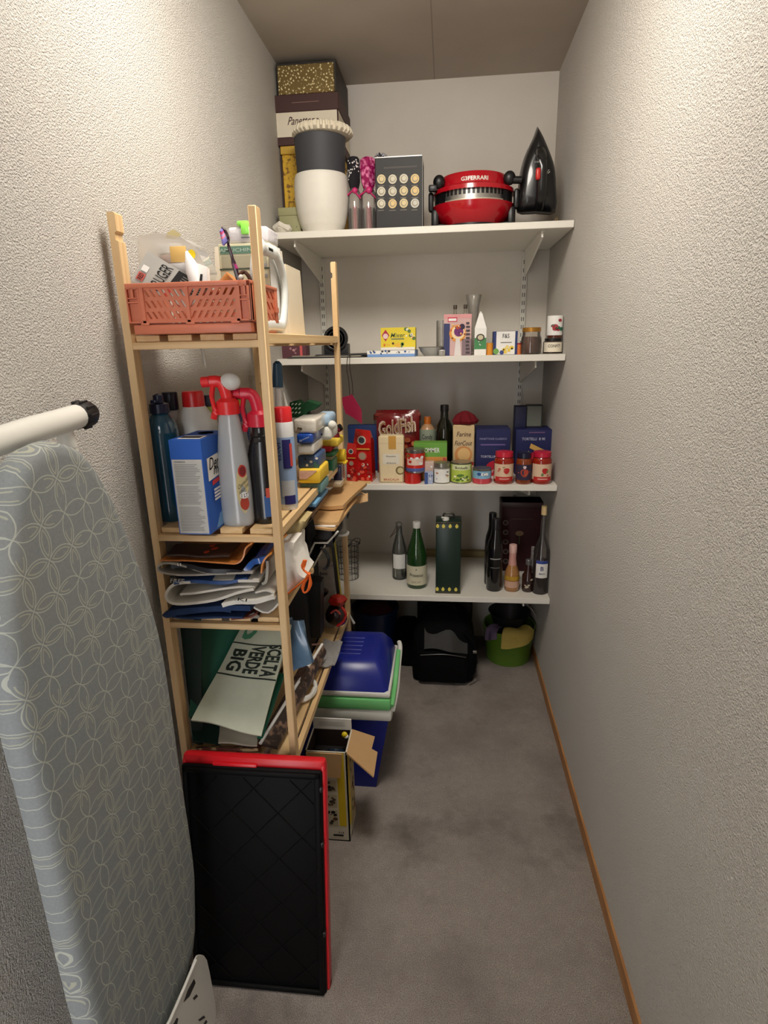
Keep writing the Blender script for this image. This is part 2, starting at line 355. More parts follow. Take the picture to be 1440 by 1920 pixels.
# ================================================================ room
struct('floor', (-.12, RW+.12, RF, .12, -.08, 0, CARPET))
struct('wall_left', (-.1, 0, RF, .1, 0, RH, STUCCO)); struct('wall_right', (RW, RW+.1, RF, .1, 0, RH, STUCCO))
struct('added_wall_front', (-.1, .02, -3.04, -2.94, 0, RH, STUCCO), (.36, RW+.1, -3.04, -2.94, 0, RH, STUCCO), (.02, .36, -3.04, -2.94, 2.05, RH, STUCCO))  # unseen wall added behind the camera; its gap shapes the incoming world light
struct('wall_back', (0, RW, 0, .1, 0, RH, BACKW)); struct('ceiling', (-.12, RW+.12, RF, .12, RH, RH+.1, CONC))
OAK = mk_wood('oak_skirting', (184, 134, 82), (156, 106, 58), 'y')
struct('baseboard_right', (RW-.006, RW, RF, 0, 0, .044, OAK)); struct('baseboard_left', (0, .010, RF, 0, 0, .050, OAK))
# ================================================================ wall shelves
for nm, z in (('topmost', Z1), ('second from the top', Z2), ('third from the top', Z3), ('lowest', Z4)):
    T = Thing('wall_shelf', 'white wall shelf board, %s of the four' % nm, 'shelf', group='white wall shelf boards')
    T.solo().box(.002, RW-.002, -SD, -.002, z-.023, z, WALLWHITE, .0015, 1); T.done()
UPR = {'left': oY(603, 520, -.012).x, 'right': oY(983, 520, -.012).x}
for sd, x in UPR.items():
    T = Thing('shelf_upright', 'white slotted steel upright on the back wall at the shelves\' %s end' % sd, 'shelf rail', group='slotted shelf rails'); q = T.solo()
    for a, b in ((Z1-.03, Z2+.001), (Z2-.024, Z3+.001), (Z3-.024, Z4+.001)):
        q.box(x-.011, x+.011, -.013, -.001, b, a, WHITE, .001, 1)
        z = b+.03
        while z < a-.03:
            for dx in (-.004, .004): q.panel(x+dx-.0014, x+dx+.0014, z, z+.016, -.0134, BLACK)
            z += .032
    T.done()
    for nm, z in (('topmost', Z1), ('second', Z2), ('third', Z3), ('lowest', Z4)):
        T = Thing('shelf_bracket', 'white steel bracket under the %s %s wall shelf board' % (sd + ' end of the', nm), 'shelf bracket', group='white shelf brackets')
        zt = z-.0235; q = T.solo(); q.prism([(-.455, zt), (-.462, zt-.022), (-.448, zt-.026), (-.015, zt-.105), (-.015, zt)], 'x', x-.003, x+.003, WHITE)
        q.box(x-.008, x+.008, -.455, -.02, zt-.002, zt, WHITE); T.done()
# ================================================================ wooden rack
PX0, PX1, PY0, PY1, PT = .02, .294, -1.569, -.787, 1.653
TW, TD = .015, .026
T = Thing('storage_rack', 'narrow pine shelving rack with slatted shelves along the left wall', 'rack')
for i, (x, y) in enumerate(((PX0, PY0), (PX1-TW, PY0), (PX0, PY1-TD), (PX1-TW, PY1-TD))):
    q = T.part('post'); nz = oY(215, 443, PY0).z if i < 2 else 1.615; g = .0045
    if i in (0, 3):
        s = 1 if i == 0 else -1; xa, xb = (x, x+TW) if s == 1 else (x+TW, x)
        pts = [(xa, 0), (xb, 0), (xb, nz-.008), (xb-s*g, nz-.006), (xb-s*g, nz+.006), (xb, nz+.009), (xb, PT-.003), (xb-s*.003, PT), (xa, PT)]
        q.prism(pts, 'y', y, y+TD, WOODZ)
    else: q.box(x, x+TW, y, y+TD, 0, PT, WOODZ, .0015, 1)
SH = {'A': (1.441, -1.556, PY1-.01), 'B': (1.058, -1.556, PY1-.01), 'C': (.859, -1.556, -1.22), 'D': (.512, -1.556, PY1-.01)}
SHZ = {k: v[0] for k, v in SH.items()}
for k, (z, ya, yb) in SH.items():
    for j in range(4):
        x0 = PX0+TW+.002+j*.0635; T.part('slat').box(x0, x0+.047, ya, yb, z-.012, z, WOODY, .001, 1)
    q = T.part('rung'); q.box(PX0+TW*.3, PX1-TW*.3, PY0+.001, PY0+.014, z-.026, z-.0125, WOODX, .001, 1)
    q = T.part('rung'); q.box(PX0+TW, PX1-TW, yb-.03, yb-.016, z-.026, z-.0125, WOODX, .001, 1)
    if k != 'C':
        T.part('side_rail').box(PX1-TW+.001, PX1-.001, PY0+TD+.001, PY1-TD-.001, z-.020, z-.0005, WOODY, .001, 1)
T.done()
# ================================================================ ironing board
BX = .12
def bw(px, py, X=BX): p = oX(px, py, X); return (p.y, p.z)
T = Thing('ironing_board', 'folded ironing board in grey petal-print cover leaning on the left wall', 'ironing board')
q = T.part('padded_cover')
yl, yr = -2.115, -1.752
prof = smooth([(-1.895, .17), (-1.80, .225), (yr-.012, .33), (yr, .42), (yr-.002, .65), (yr-.004, .88), (-1.780, 1.02), (-1.812, 1.13), (-1.850, 1.22), (-1.893, 1.277), (-1.940, 1.300)]+[bw(a_, b_, .106) for a_, b_ in ((70, 838), (42, 855), (22, 885), (9, 930), (3, 985), (-3, 1100), (2, 1230), (30, 1390), (72, 1550))]+[(-2.098, .50), (-2.09, .38), (-2.08, .30), (-2.05, .21), (-1.97, .17), (-1.895, .17)], 3)[:-1]
cy = sum(p[0] for p in prof)/len(prof); cz = sum(p[1] for p in prof)/len(prof)
def ins(d): 
    out = []
    n = len(prof)
    for i in range(n):
        a, b = Vector(prof[i-1]), Vector(prof[(i+1) % n]); t = (b-a).normalized(); nn = Vector((-t.y, t.x)); 
        c = Vector(prof[i]);
        if nn.dot(Vector((cy, cz))-c) < 0: nn = -nn
        out.append(c+nn*d)
    return out
rings = [(BX-.034, .012), (BX-.034, .0), (BX-.022, -.003), (BX-.008, .0), (BX-.001, .008), (BX, .02)]
vs = []; n = len(prof)
for x, d in rings: vs += [(x, p.x, p.y) for p in ins(d)]
fs = [(j*n+i, j*n+(i+1) % n, (j+1)*n+(i+1) % n, (j+1)*n+i) for j in range(len(rings)-1) for i in range(n)]
fs += [list(range(n-1, -1, -1)), [(len(rings)-1)*n+i for i in range(n)]]
q.add(vs, fs, PETAL)
q = T.part('foot_tube'); q.label = 'white curved steel foot bar with ribbed black end caps'
def tp(px, py, X=.055): return tuple(oX(px, py, X))
arc = smooth([tp(-330, 800), tp(-200, 845), tp(-80, 848), tp(0, 826), tp(60, 806), tp(105, 793), tp(150, 779)], 5)
q.tube(arc, .0185, WHITE, 16)
e = q.sub('end_cap'); d = (Vector(arc[-1])-Vector(arc[-3])).normalized(); c0 = Vector(arc[-1])
e.tube([c0-d*.008, c0+d*.004, c0+d*.018, c0+d*.028, c0+d*.032], [.0195, .0215, .021, .016, .008], BLACK, 16)
for k in range(10):
    a = 2*PI*k/10; u_ = d.cross(Vector((0, 0, 1))).normalized(); v_ = d.cross(u_); o_ = (u_*math.cos(a)+v_*math.sin(a))*.0212
    e.tube([c0+o_-d*.004, c0+o_+d*.014], .0022, BLACK, 5)
q = T.part('leg'); a = Vector(tp(112, 795, .05)); q.tube(smooth([tuple(a), tuple(a+Vector((0, .01, -.03))), (.05, a.y+.0, a.z-.09), (.05, -1.93, .9), (.05, -1.93, .12)], 4), .013, WHITE, 12)
q = T.part('leg'); q.tube([(.05, -2.02, 1.27), (.05, -1.98, .7), (.05, -1.85, .03)], .011, WHITE, 12)
q = T.part('rubber_foot'); q.tube([(.075, -1.84, .012), (.075, -1.70, .012)], .012, BLACK, 12); q.box(.06, .10, -1.765, -1.735, .0, .085, BLACK, .006)
q = T.part('iron_rest'); q.label = 'white pierced metal iron rest plate'
RX = .135
rp = smooth([bw(378, 1790, RX), bw(388, 1800, RX), bw(398, 1850, RX), bw(404, 1885, RX), bw(404, 1925, RX), bw(395, 1990, RX), bw(330, 1990, RX), bw(290, 1960, RX), bw(316, 1918, RX), bw(345, 1855, RX), bw(366, 1800, RX), bw(372, 1791, RX), bw(378, 1790, RX)], 2)[:-1]
q.prism(rp, 'x', RX-.003, RX, WHITE)
hole = [bw(364, 1835, RX+.0006), bw(367, 1843, RX+.0006), bw(356, 1868, RX+.0006), bw(344, 1880, RX+.0006), bw(352, 1857, RX+.0006)]
def xpoly(q, pts, x, m): q.add([(x, p[0], p[1]) for p in pts], [list(range(len(pts)))], m)
xpoly(q, hole, RX+.0005, BLACK)
for (a, b, c, d) in ((361, 1872, 368, 1864), (371, 1912, 382, 1904), (378, 1925, 386, 1912)):
    xpoly(q, [bw(a, b, RX), bw(a+3, b+3, RX), bw(c+3, d+4, RX), bw(c, d, RX)], RX+.0005, BLACK)
xpoly(q, [bw(331, 1908, RX), bw(334, 1910, RX), bw(331, 1925, RX), bw(322, 1925, RX)], RX+.0005, BLACK)
q.tube([(RX, *bw(367, 1800, RX)), (RX, *bw(346, 1850, RX)), (RX, *bw(318, 1914, RX)), (RX, *bw(290, 1965, RX))], .003, WHITE, 8)
T.done()
# ================================================================ black tray with red rim
tl = oZ(345, 1866, 0); tr = oZ(615, 1866, 0); TY = tr.y; TX1 = tr.x+.003; TX0 = .055
ang = math.atan2(.085, .61)
T = Thing('plastic_tray', 'large black plastic tray with red rim standing against the pine rack', 'tray', TR(0, TY, 0, 0, -ang))
TXT = oY(612, 1425, TY+.09).x; H = oY(560, 1424, TY+.085).z/math.cos(ang)-.004; print('tray', TXT, TX1, H)
q = T.part('black_panel'); q.box(TX0, TX1-.006, 0, .012, .0, H-.018, P((6, 6, 7), .55, var=.1, spec=.14), .008)
for a, b in ((TX0+.004, TX0+.016), (TX1-.022, TX1-.010)): q.box(a, b, -.006, .002, .004, H-.022, P((6, 6, 7), .55, var=.1, spec=.14), .003)
for a, b in ((.002, .014), (H-.034, H-.022)): q.box(TX0+.004, TX1-.01, -.006, .002, a, b, P((6, 6, 7), .55, var=.1, spec=.14), .003)
LT = P((7, 7, 8), .5, var=.1, spec=.16)
for k in range(-3, 8):
    for s in (1, -1):
        x0, z0 = TX0+.02, .02+k*.11; xe, ze = TX1-.025, z0+s*(TX1-TX0-.045)*1.05
        if s == -1: z0, ze = z0+.3, ze+.3
        def clip(xa, za, xb, zb, lo=.02, hi=H-.04):
            if za > zb: xa, za, xb, zb = xb, zb, xa, za
            if zb <= lo or za >= hi: return None
            f = lambda z: xa+(xb-xa)*(z-za)/(zb-za)
            z1, z2 = max(za, lo), min(zb, hi); return (f(z1), z1, f(z2), z2)
        c = clip(x0, z0, xe, ze)
        if c: q.tube([(c[0], -.0005, c[1]), (c[2], -.0005, c[3])], .0012, LT, 5)
q = T.part('red_rim'); q.label = 'glossy red plastic rim'
RR = plastic(206, 22, 34)
q.box(TX0-.002, TX1, .010, .036, H-.030, H, RR, .009); q.box(TX1-.014, TX1, .010, .036, 0, H-.01, RR, .005); q.box(TX0-.002, TX0+.012, .010, .036, 0, H-.01, RR, .005)
q.box(TX0, TX1, .012, .034, 0, .02, RR, .004); q.box(TX0+.07, TX0+.17, .004, .012, H-.022, H-.012, RR, .003)
T.part('back_panel').box(TX0+.01, TX1-.012, .016, .030, .018, H-.02, BLACK)
for zz_ in (.15, .37, .5): T.part('clip').box(TX1-.013, TX1-.005, -.004, .006, zz_, zz_+.012, BLACK, .002)
T.done()
# ================================================================ cooler
CB, CW, CG = plastic(20, 34, 128), P((214, 214, 206), .4, var=.02), plastic(112, 190, 118)
CY0, CY1 = -1.068, -.80
zb = oY(700, 1350, -1.085).z; zt = oY(690, 1300, -1.085).z
xr = oY(735, 1340, -1.085).x; xb = .406
print('cooler', zb, zt, xr)
T = Thing('cooler_box', 'blue cool box with white rim and pale green handle beside the rack', 'cooler')
q = T.part('body'); x0b, x0t = .12, .105
pr = lambda x0, x1, y0, y1, z: [(x0, y0, z), (x1, y0, z), (x1, y1, z), (x0, y1, z)]
q.hexa(pr(x0b, xb, CY0, CY1, 0)+pr(x0t, xr-.012, CY0-.014, CY1+.015, zb), CB); q.box(x0b, xb, CY0, CY1, 0, .01, CB, .004)
hz = zt-zb
q = T.part('rim'); q.label = 'white plastic rim'; q.box(x0t-.006, xr, CY0-.024, CY1+.022, zb-.002, zb+hz*.42, CW, .01); q.box(x0t-.004, xr-.004, CY0-.022, CY1+.02, zt-hz*.14, zt+.004, CW, .006)
q = T.part('handle'); q.label = 'pale green carrying handle'; q.box(x0t-.002, xr-.003, CY0-.027, CY1+.02, zb+hz*.42, zt-hz*.17, CG, .008)
hx = xr-.001
q.tube(smooth([(hx, CY0-.02, zb+hz*.6), (hx+.004, CY0+.06, zb+hz*.8), (hx+.006, CY0+.12, zt+.012), (hx+.006, CY0+.20, zt+.03)], 4), .008, CG, 10, flat=.7)
q = T.part('handle_band'); q.label = 'white plastic handle strip'; q.tube(smooth([(hx+.002, CY0-.01, zb+hz*.35), (hx+.009, CY0+.07, zb+hz*.6), (hx+.010, CY0+.14, zt), (hx+.010, CY0+.22, zt+.03), (hx+.004, CY0+.25, zt+.035)], 4), .008, CW, 10, flat=.9)
q = T.part('lid'); q.label = 'deep blue domed lid with moulded ribs'
lx0, lx1, ly0, ly1 = x0t+.004, xr-.012, CY0-.016, CY1+.012; lz = zt+.004; LH = .085
b = [(lx0, ly0), (lx1, ly0), (lx1, ly1), (lx0, ly1)]
lay = [(0, 0, 0), (.012, .012, LH*.45), (.030, .040, LH*.86), (.045, .065, LH*.98), (.07, .09, LH)]
vs = []
for dx, dy, h_ in lay:
    c = .012
    for (x, y) in ((lx0+dx+c, ly0+dy), (lx1-dx-c, ly0+dy), (lx1-dx, ly0+dy+c), (lx1-dx, ly1-dy-c), (lx1-dx-c, ly1-dy), (lx0+dx+c, ly1-dy), (lx0+dx, ly1-dy-c), (lx0+dx, ly0+dy+c)): vs.append((x, y, lz+h_))
fs = [(j*8+i, j*8+(i+1) % 8, (j+1)*8+(i+1) % 8, (j+1)*8+i) for j in range(4) for i in range(8)]+[[32+i for i in range(8)], [7-i for i in range(8)]]
q.add(vs, fs, CB); q.sharp = 50
for k in range(5):
    y = ly0+.085+k*.026; q.tube([(lx0+.10, y, lz+LH*.985), (lx1-.095, y, lz+LH*.985)], .0045, CB, 8, flat=.8)
T.done()
# ================================================================ cardboard box beside the cooler
GX1 = .356; GY0 = -1.293
hb = oY(650, 1412, GY0).z; GY1 = oZ(620, 1365, hb).y; print('GY1', GY1); GX0 = oY(572, 1412, GY0).x; print('cbox', hb, GX0)
KR = card(200, 160, 112); PRW = card(214, 208, 190); YEL = card(222, 192, 24)
T = Thing('cardboard_box', 'open cardboard carton with yellow printed side and raised flaps on the floor', 'box')
q = T.part('walls')
for a in ((GX0, GX1, GY0, GY0+.004), (GX0, GX1, GY1-.004, GY1), (GX0, GX0+.004, GY0, GY1), (GX1-.004, GX1, GY0, GY1)): q.box(*a, 0, hb, PRW)
q.box(GX0, GX1, GY0, GY1, 0, .004, KR); q.box(GX0+.0045, GX1-.0045, GY0+.0045, GY1-.0045, hb-.05, hb-.001, card(58, 40, 30)) if 0 else None
DKI = card(46, 32, 26)  # dark brown inner faces paint in the shade inside the open carton
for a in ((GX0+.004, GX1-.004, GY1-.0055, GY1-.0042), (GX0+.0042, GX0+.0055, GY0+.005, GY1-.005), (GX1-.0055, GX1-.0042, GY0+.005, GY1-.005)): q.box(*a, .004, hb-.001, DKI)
yy = GY0-.0006
q.panel(GX1-.030, GX1-.009, .055, hb, yy, YEL)
for a, b in ((.175, .215), (.12, .165), (.055, .11)):
    q.panel(GX0+.01, GX1-.034, a, b, yy, card(190, 180, 150)); q.spots(16, GX0+.04, GX1-.04, a+.006, b-.006, yy-.0005, [DKTXT, card(90, 60, 40), card(60, 50, 44)], .002, .006)
q.panel(GX1-.05, GX1-.02, .018, .024, yy-.0004, DKTXT)
q.tf('4 x 6', GX1-.026, .032, .016, .008, yy-.0006, DKTXT)
xx = GX1+.0006
q.panx(GY0+.004, GY0+.03, .05, hb, xx, YEL); q.panx(GY0+.03, GY1-.005, .02, hb-.03, xx, card(190, 170, 120))
for k in range(22):
    y, z = random.uniform(GY0+.04, GY1-.02), random.uniform(.03, hb-.05); q.panx(y, y+random.uniform(.004, .018), z, z+random.uniform(.004, .02), xx+.0003+.0001*(k % 5), random.choice([DKTXT, card(80, 60, 30), YEL, card(120, 30, 24)]))
q = T.part('flap'); q.label = 'plain cardboard flap folded down over the front'
fz = oY(640, 1466, GY0-.02).z
q.prism([(GX0+.004, hb), (GX1-.012, hb), (GX1-.020, fz), (GX0+.006, fz)], 'y', GY0-.007, GY0-.003, KR)
q = T.part('flap'); q.label = 'brown cardboard flap bent outward over the aisle'
A_ = [(650, 1413), (702, 1457), (707, 1410), (697, 1405), (703, 1380), (662, 1346)]
hinge = [Vector((GX1, GY0, hb)), Vector((GX1, GY1, hb))]
fn_ = Vector((math.sin(.62), 0, math.cos(.62)))
def fpl(px, py): d = ray(px, py); return CAM+d*((hinge[0]-CAM).dot(fn_)/d.dot(fn_))
pts = [hinge[0], fpl(701, 1456), fpl(708, 1410), fpl(697, 1404), fpl(703, 1381), hinge[1]]
q.add([tuple(p) for p in pts]+[tuple(p+Vector((-.002, 0, -.004))) for p in pts], [list(range(6)), list(range(11, 5, -1))]+[(i, i+6, (i+1) % 6+6, (i+1) % 6) for i in range(6)], KR)
q = T.part('flap'); q.label = 'white printed flap standing up at the back'
top = oY(600, 1345, GY1).z
q.box(GX0+.002, GX1-.002, GY1-.004, GY1, hb, top, WHT); q.lines(4, GX0+.02, GX1-.02, hb+.3*(top-hb), top-.008, GY1-.0046, paper(170, 168, 160), .3, .1)
T.done()
T = Thing('plastic_bag', 'crumpled yellow plastic packet poking out of the open carton', 'bag'); q = T.solo()
p = oY(651, 1378, GY1-.03); q.ball((p.x-.008, p.y, p.z), .009, film(236, 208, 30), sx=1, sy=.8, sz=1.1); q.ball((p.x-.003, p.y, p.z-.006), .007, WHT); T.done()
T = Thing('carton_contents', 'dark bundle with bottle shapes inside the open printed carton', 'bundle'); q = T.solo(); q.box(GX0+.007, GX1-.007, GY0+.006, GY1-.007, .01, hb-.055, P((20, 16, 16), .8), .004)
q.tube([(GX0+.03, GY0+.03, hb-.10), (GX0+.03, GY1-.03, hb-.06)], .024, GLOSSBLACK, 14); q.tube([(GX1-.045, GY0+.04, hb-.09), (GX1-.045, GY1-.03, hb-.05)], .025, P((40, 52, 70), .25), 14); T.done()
# ================================================================ under the lowest shelf
T = Thing('plastic_bin', 'tall dark blue plastic bin on the floor under the lowest shelf', 'bin')
c = oZ(705, 1262, 0); x, y, w, h = spot(664, 746, 1140, 1255, 0, -.36, True); BB = plastic(14, 36, 74)
q = T.part('bin_body'); q.open_lathe([(w*.40, 0), (w*.5, h), (w*.53, h+.004), (w*.53, h+.012), (w*.49, h+.012), (w*.47, h), (w*.38, .006)], BB, (x, y, 0), 36)
T.done()
T = Thing('cloth_heap', 'dark red crumpled cloth inside the blue bin', 'cloth'); q = T.solo()
q.lathe([(0, h*.7), (w*.42, h*.72), (w*.44, h*.95), (w*.3, h+.02), (0, h+.035)], cloth(70, 26, 30), (x, y, 0), 24, wob=lambda a, z: 1+.07*math.sin(5*a+9*z)); T.done()
# backpack
bx0, bx1 = oY(772, 1280, -.44).x, oY(892, 1280, -.44).x; bh = oY(830, 1150, -.40).z; BK = P((8, 8, 9), .9, spec=.12, var=.25, bump=.5, bs=300)
T = Thing('backpack', 'black fabric backpack standing on the carpet under the lowest shelf', 'bag'); cx = (bx0+bx1)/2; w = bx1-bx0
q = T.part('body')
def bagsurf(cx, cy, w, d, h, m, q, bulge=.12, tw=0, nz=10, lean=0):
    prf = [(0, 0), (.90, 0), (.99, .03), (1.0, .12), (1.02, .3), (1.0, .5), (.93, .68), (.80, .84), (.6, .95), (.3, 1.0), (0, 1.01)]
    vs = []; ns = 28
    for r, z in prf:
        for i in range(ns):
            a = 2*PI*i/ns; c_, s_ = math.cos(a), math.sin(a); k = 2.0/5
            x = abs(c_)**k*(1 if c_ >= 0 else -1); y = abs(s_)**k*(1 if s_ >= 0 else -1); wv = 1+.025*math.sin(4*a+9*z)+.02*math.sin(7*a-5*z)
            vs.append((cx+x*w/2*r*wv, cy+lean*z+y*d/2*r*wv, z*h))
    q.add(vs, [(j*ns+i, j*ns+(i+1) % ns, (j+1)*ns+(i+1) % ns, (j+1)*ns+i) for j in range(len(prf)-1) for i in range(ns)], m)
bagsurf(cx, -.33, w, .22, bh, BK, q); q.sharp = 60
q = T.part('front_pocket'); q.box(cx-w*.40, cx+w*.38, -.462, -.42, .012, bh*.52, BK, .02, 3); q.sub('zip').tube(smooth([(cx-w*.36, -.463, bh*.47), (cx, -.466, bh*.50), (cx+w*.34, -.463, bh*.46)], 4), .0025, P((60, 60, 60), .3, .6), 6)
q = T.part('flap'); q.label = 'grey sheen fabric flap'; fg = P((34, 32, 29), .6, var=.2, bump=.4, bs=90)
q.grid(lambda u, v: (cx-w*.30+w*.66*u, -.462+.05*v+.006*math.sin(8*u), bh*(.53+.27*v)+.012*math.sin(3*u+1)), 10, 5, fg, .005)
q = T.part('strap'); q.tube(smooth([(cx+w*.30, -.44, bh*.80), (cx+w*.46, -.45, bh*.62), (cx+w*.49, -.45, bh*.3), (cx+w*.40, -.455, .03)], 4), .007, BK, 8, flat=.5)
q = T.part('grab_handle'); q.tube(smooth([(cx-.05, -.36, bh*.95), (cx-.04, -.38, bh+.03), (cx+.03, -.38, bh+.03), (cx+.05, -.36, bh*.95)], 4), .007, BK, 8)
q = T.part('buckle'); q.box(cx+w*.44, cx+w*.50, -.462, -.452, bh*.52, bh*.56, STEEL, .002)
T.done()
T = Thing('black_bag', 'slumped black bag on the floor between the blue bin and the backpack', 'bag'); q = T.solo()
a = oY(735, 1248, -.31).x; b = oY(790, 1248, -.31).x; bagsurf((a+b)/2, -.22, (b-a), .18, oY(760, 1178, -.31).z, SOFTBLACK, q); q.sharp = 60; T.done()
T = Thing('black_case', 'tall black case standing behind the black backpack', 'case'); q = T.part('shell')
a = oY(782, 1150, -.2).x; b = oY(886, 1150, -.2).x; q.box(a, b, -.20, -.05, 0, Z4-.035, P((12, 12, 13), .6), .02, 3); T.part('grab_handle').tube([(a+.04, -.205, .33), (a+.05, -.225, .34), (b-.05, -.225, .34), (b-.04, -.205, .33)], .006, BLACK, 8); T.done()
# green bucket
x, y, w, h = spot(905, 1000, 1185, 1250, 0, -.30, True); GB = plastic(84, 116, 32); R = w/2
T = Thing('bucket', 'lime green round bucket with cleaning cloths over its rim', 'bucket')
q = T.part('bucket_body'); h = oY(950, 1172, y).z; q.open_lathe([(R*.86, 0), (R*1.0, h), (R*1.04, h), (R*1.04, h+.01), (R*.98, h+.01), (R*.95, h), (R*.82, .006)], GB, (x, y, 0), 40)
T.part('bail_handle').tube(smooth([(x+R*1.03, y, h-.01), (x+R*1.05, y+.01, h+.04), (x+R*.7, y+.04, h+.085), (x, y+.05, h+.095)], 4), .003, STEEL, 8); T.done()
def drape(name, lab, col, l, r, t, b, R, ztop, drop, amp=.006):
    a0 = math.atan2(oY(l, t, y-R*.7).y-y, oY(l, t, y-R*.7).x-x); a1 = math.atan2(oY(r, t, y-R*.7).y-y, oY(r, t, y-R*.7).x-x)
    T = Thing(name, lab, 'cloth'); q = T.solo(); RR_ = R*1.04+.004
    def fn(u, v):
        a = a0+(a1-a0)*u; rr = RR_+amp*math.sin(9*u+2)*v+.004*v
        if v < .25: k = v/.25; return (x+(R*.55+(RR_-R*.55)*k)*math.cos(a), y+(R*.55+(RR_-R*.55)*k)*math.sin(a), ztop+.006+.012*math.sin(k*PI)+.004*math.sin(7*u))
        k = (v-.25)/.75; return (x+rr*math.cos(a), y+rr*math.sin(a), ztop+.006-k*drop*(1+.25*math.sin(4*u+1)))
    q.grid(fn, 16, 12, col, .002); q.sharp = 80; T.done()
drape('cleaning_cloth', 'mustard yellow cloth hanging over the green bucket rim', cloth(196, 172, 92), 946, 1006, 1170, 1192, R, h+.01, .055)
drape('cleaning_cloth', 'faded mauve cloth hanging over the green bucket rim', cloth(104, 88, 112), 903, 938, 1165, 1186, R, h+.01, .045)
T = Thing('black_basin', 'black round basin resting in the mouth of the green bucket', 'basin'); q = T.solo()
q.open_lathe([(R*.42, h-.06), (R*.68, h+.035), (R*.78, h+.065), (R*.82, h+.07), (R*.74, h+.06), (R*.38, h-.05)], P((26, 26, 28), .5), (x+.0, y+.01, 0), 30); T.done()
# ================================================================ topmost wall shelf
YB = -.27
xa = oY(515, 220, YB).x; xb = oY(634, 220, YB).x
z_t = min(RH-.012, oY(570, 112, YB).z); z_m = oY(570, 176, YB).z; z_b = oY(575, 271, YB).z
BR = card(70, 40, 38)
T = Thing('gift_box', 'gold glitter gift box at the top of the stack, just below the ceiling', 'box')
q = T.part('box_body'); ga, gb = oY(520, 140, YB).x, oY(626, 140, YB).x
q.box(ga, gb, YB, -.012, z_m+.001, z_t-.012, GLITTER, .002, 1)
q = T.part('lid'); q.label = 'dark edged lid rim'; q.box(ga-.006, gb+.008, YB+.008, -.006, z_m+.004, z_t-.002, card(46, 40, 34), .002, 1); T.done()
T = Thing('cake_box', 'dark brown cake box with cream script panel under the gold box', 'box')
q = T.part('box_body'); q.box(xa, xb, YB, -.008, z_b, z_m-.028, BR, .002, 1)
c0, c1 = oY(575, 255, YB).z, oY(575, 207, YB).z
q.panel(xa+.006, xb-.004, c0, c1, YB-.0008, CREAM); q.panx(YB+.002, -.015, c0, c1, xb+.0008, CREAM)
q.tf('Panettone', (xa+xb)/2-.010, (c0+c1)/2+.010, .112, .026, YB-.0014, BR, .35); q.tf('CLASSICO', (xa+xb)/2-.008, c0+.022, .085, .008, YB-.0014, BR)
q = T.part('lid'); q.box(xa-.004, xb+.004, YB-.004, -.004, z_m-.055, z_m, BR, .002, 1); q.panel((xa+xb)/2-.05, (xa+xb)/2+.05, z_m-.028, z_m-.0255, YB-.0048, card(130, 100, 84)); T.done()
ya0 = oY(531, 340, YB).x
T = Thing('tall_gift_box', 'tall yellow floral patterned box behind the stacked flower pots', 'box')
zl = oY(545, 289, YB).z
q = T.part('box_body'); q.box(ya0, ya0+.20, YB+.004, -.01, Z1+.001, zl, MOTTLE_Y, .002, 1); q.box(ya0-.008, ya0-.0005, YB+.01, -.012, Z1+.001, zl, card(60, 36, 24))
q = T.part('lid'); q.box(ya0-.004, ya0+.204, YB, -.006, zl, z_b-.001, card(206, 166, 60), .002, 1); T.done()
YP = -.385; x, _, w, _ = spot(555, 654, 380, 400, Z1, YP); wh = oY(603, 331, YP).z
RP = lambda l, r, y: (oY(r, y, YP).x-oY(l, y, YP).x)/2
WP = P((226, 222, 212), .55, var=.02)
r1 = RP(555, 654, 375)
T = Thing('flower_pot', 'ribbed white flower pot, lower one of the nested pair on the top shelf', 'pot'); q = T.solo()
pr = [(.66, 0), (.70, .02), (.84, .16), (.94, .36), (.995, .60), (1.0, .80), (.97, .95), (.94, 1)]
pp = []
for i in range(len(pr)-1):
    for k in range(6): t = k/6; pp.append((pr[i][0]*(1-t)+pr[i+1][0]*t, pr[i][1]*(1-t)+pr[i+1][1]*t))
pp.append(pr[-1]); hh = wh-Z1
q.open_lathe([(r1*(a+.006*(i % 2)), b*hh) for i, (a, b) in enumerate(pp)]+[(r1*.89, hh), (r1*.87, hh-.02), (r1*.7, .01)], WP, (x, YP, Z1), 44); q.sharp = 60; T.done()
T = Thing('flower_pot', 'dark grey flower pot nested in the ribbed white pot', 'pot'); q = T.solo(); DG = P((62, 63, 68), .6, var=.04)
x2 = oY(601, 295, YP).x; r2 = RP(553, 649, 275); ht = oY(601, 262, YP).z-Z1
q.open_lathe([(r1*.80, hh-.10), (r1*.845, hh-.001), (r2*.93, hh+.01), (r2*.985, ht*.98), (r2, ht), (r2*.96, ht), (r1*.84, hh-.0), (r1*.76, hh-.09)], DG, (x2, YP, Z1), 40); T.done()
T = Thing('pleated_dish', 'cream pleated dish with fringed rim lying on the dark grey pot', 'dish'); q = T.solo(); r3 = RP(548, 661, 262); zd = Z1+ht
def wb(a, z): return 1+(.035 if z > .006 else 0)*(1 if math.sin(34*a) > 0 else -1)
x3 = oY(605, 258, YP).x
q.open_lathe([(r2*.86, .0), (r3*.90, .004), (r3*.965, .012), (r3*.955, .020), (r3*.90, .030), (r3*.80, .034), (r3*.70, .026), (r2*.7, .004)], P((222, 212, 190), .7, var=.06), (x3, YP, zd+.001), 204, wob=wb); q.sharp = 30; T.done()
OL = card(150, 148, 108)
T = Thing('small_box', 'small olive green patterned box beside the white pot on the top shelf', 'box'); Yq = -.40
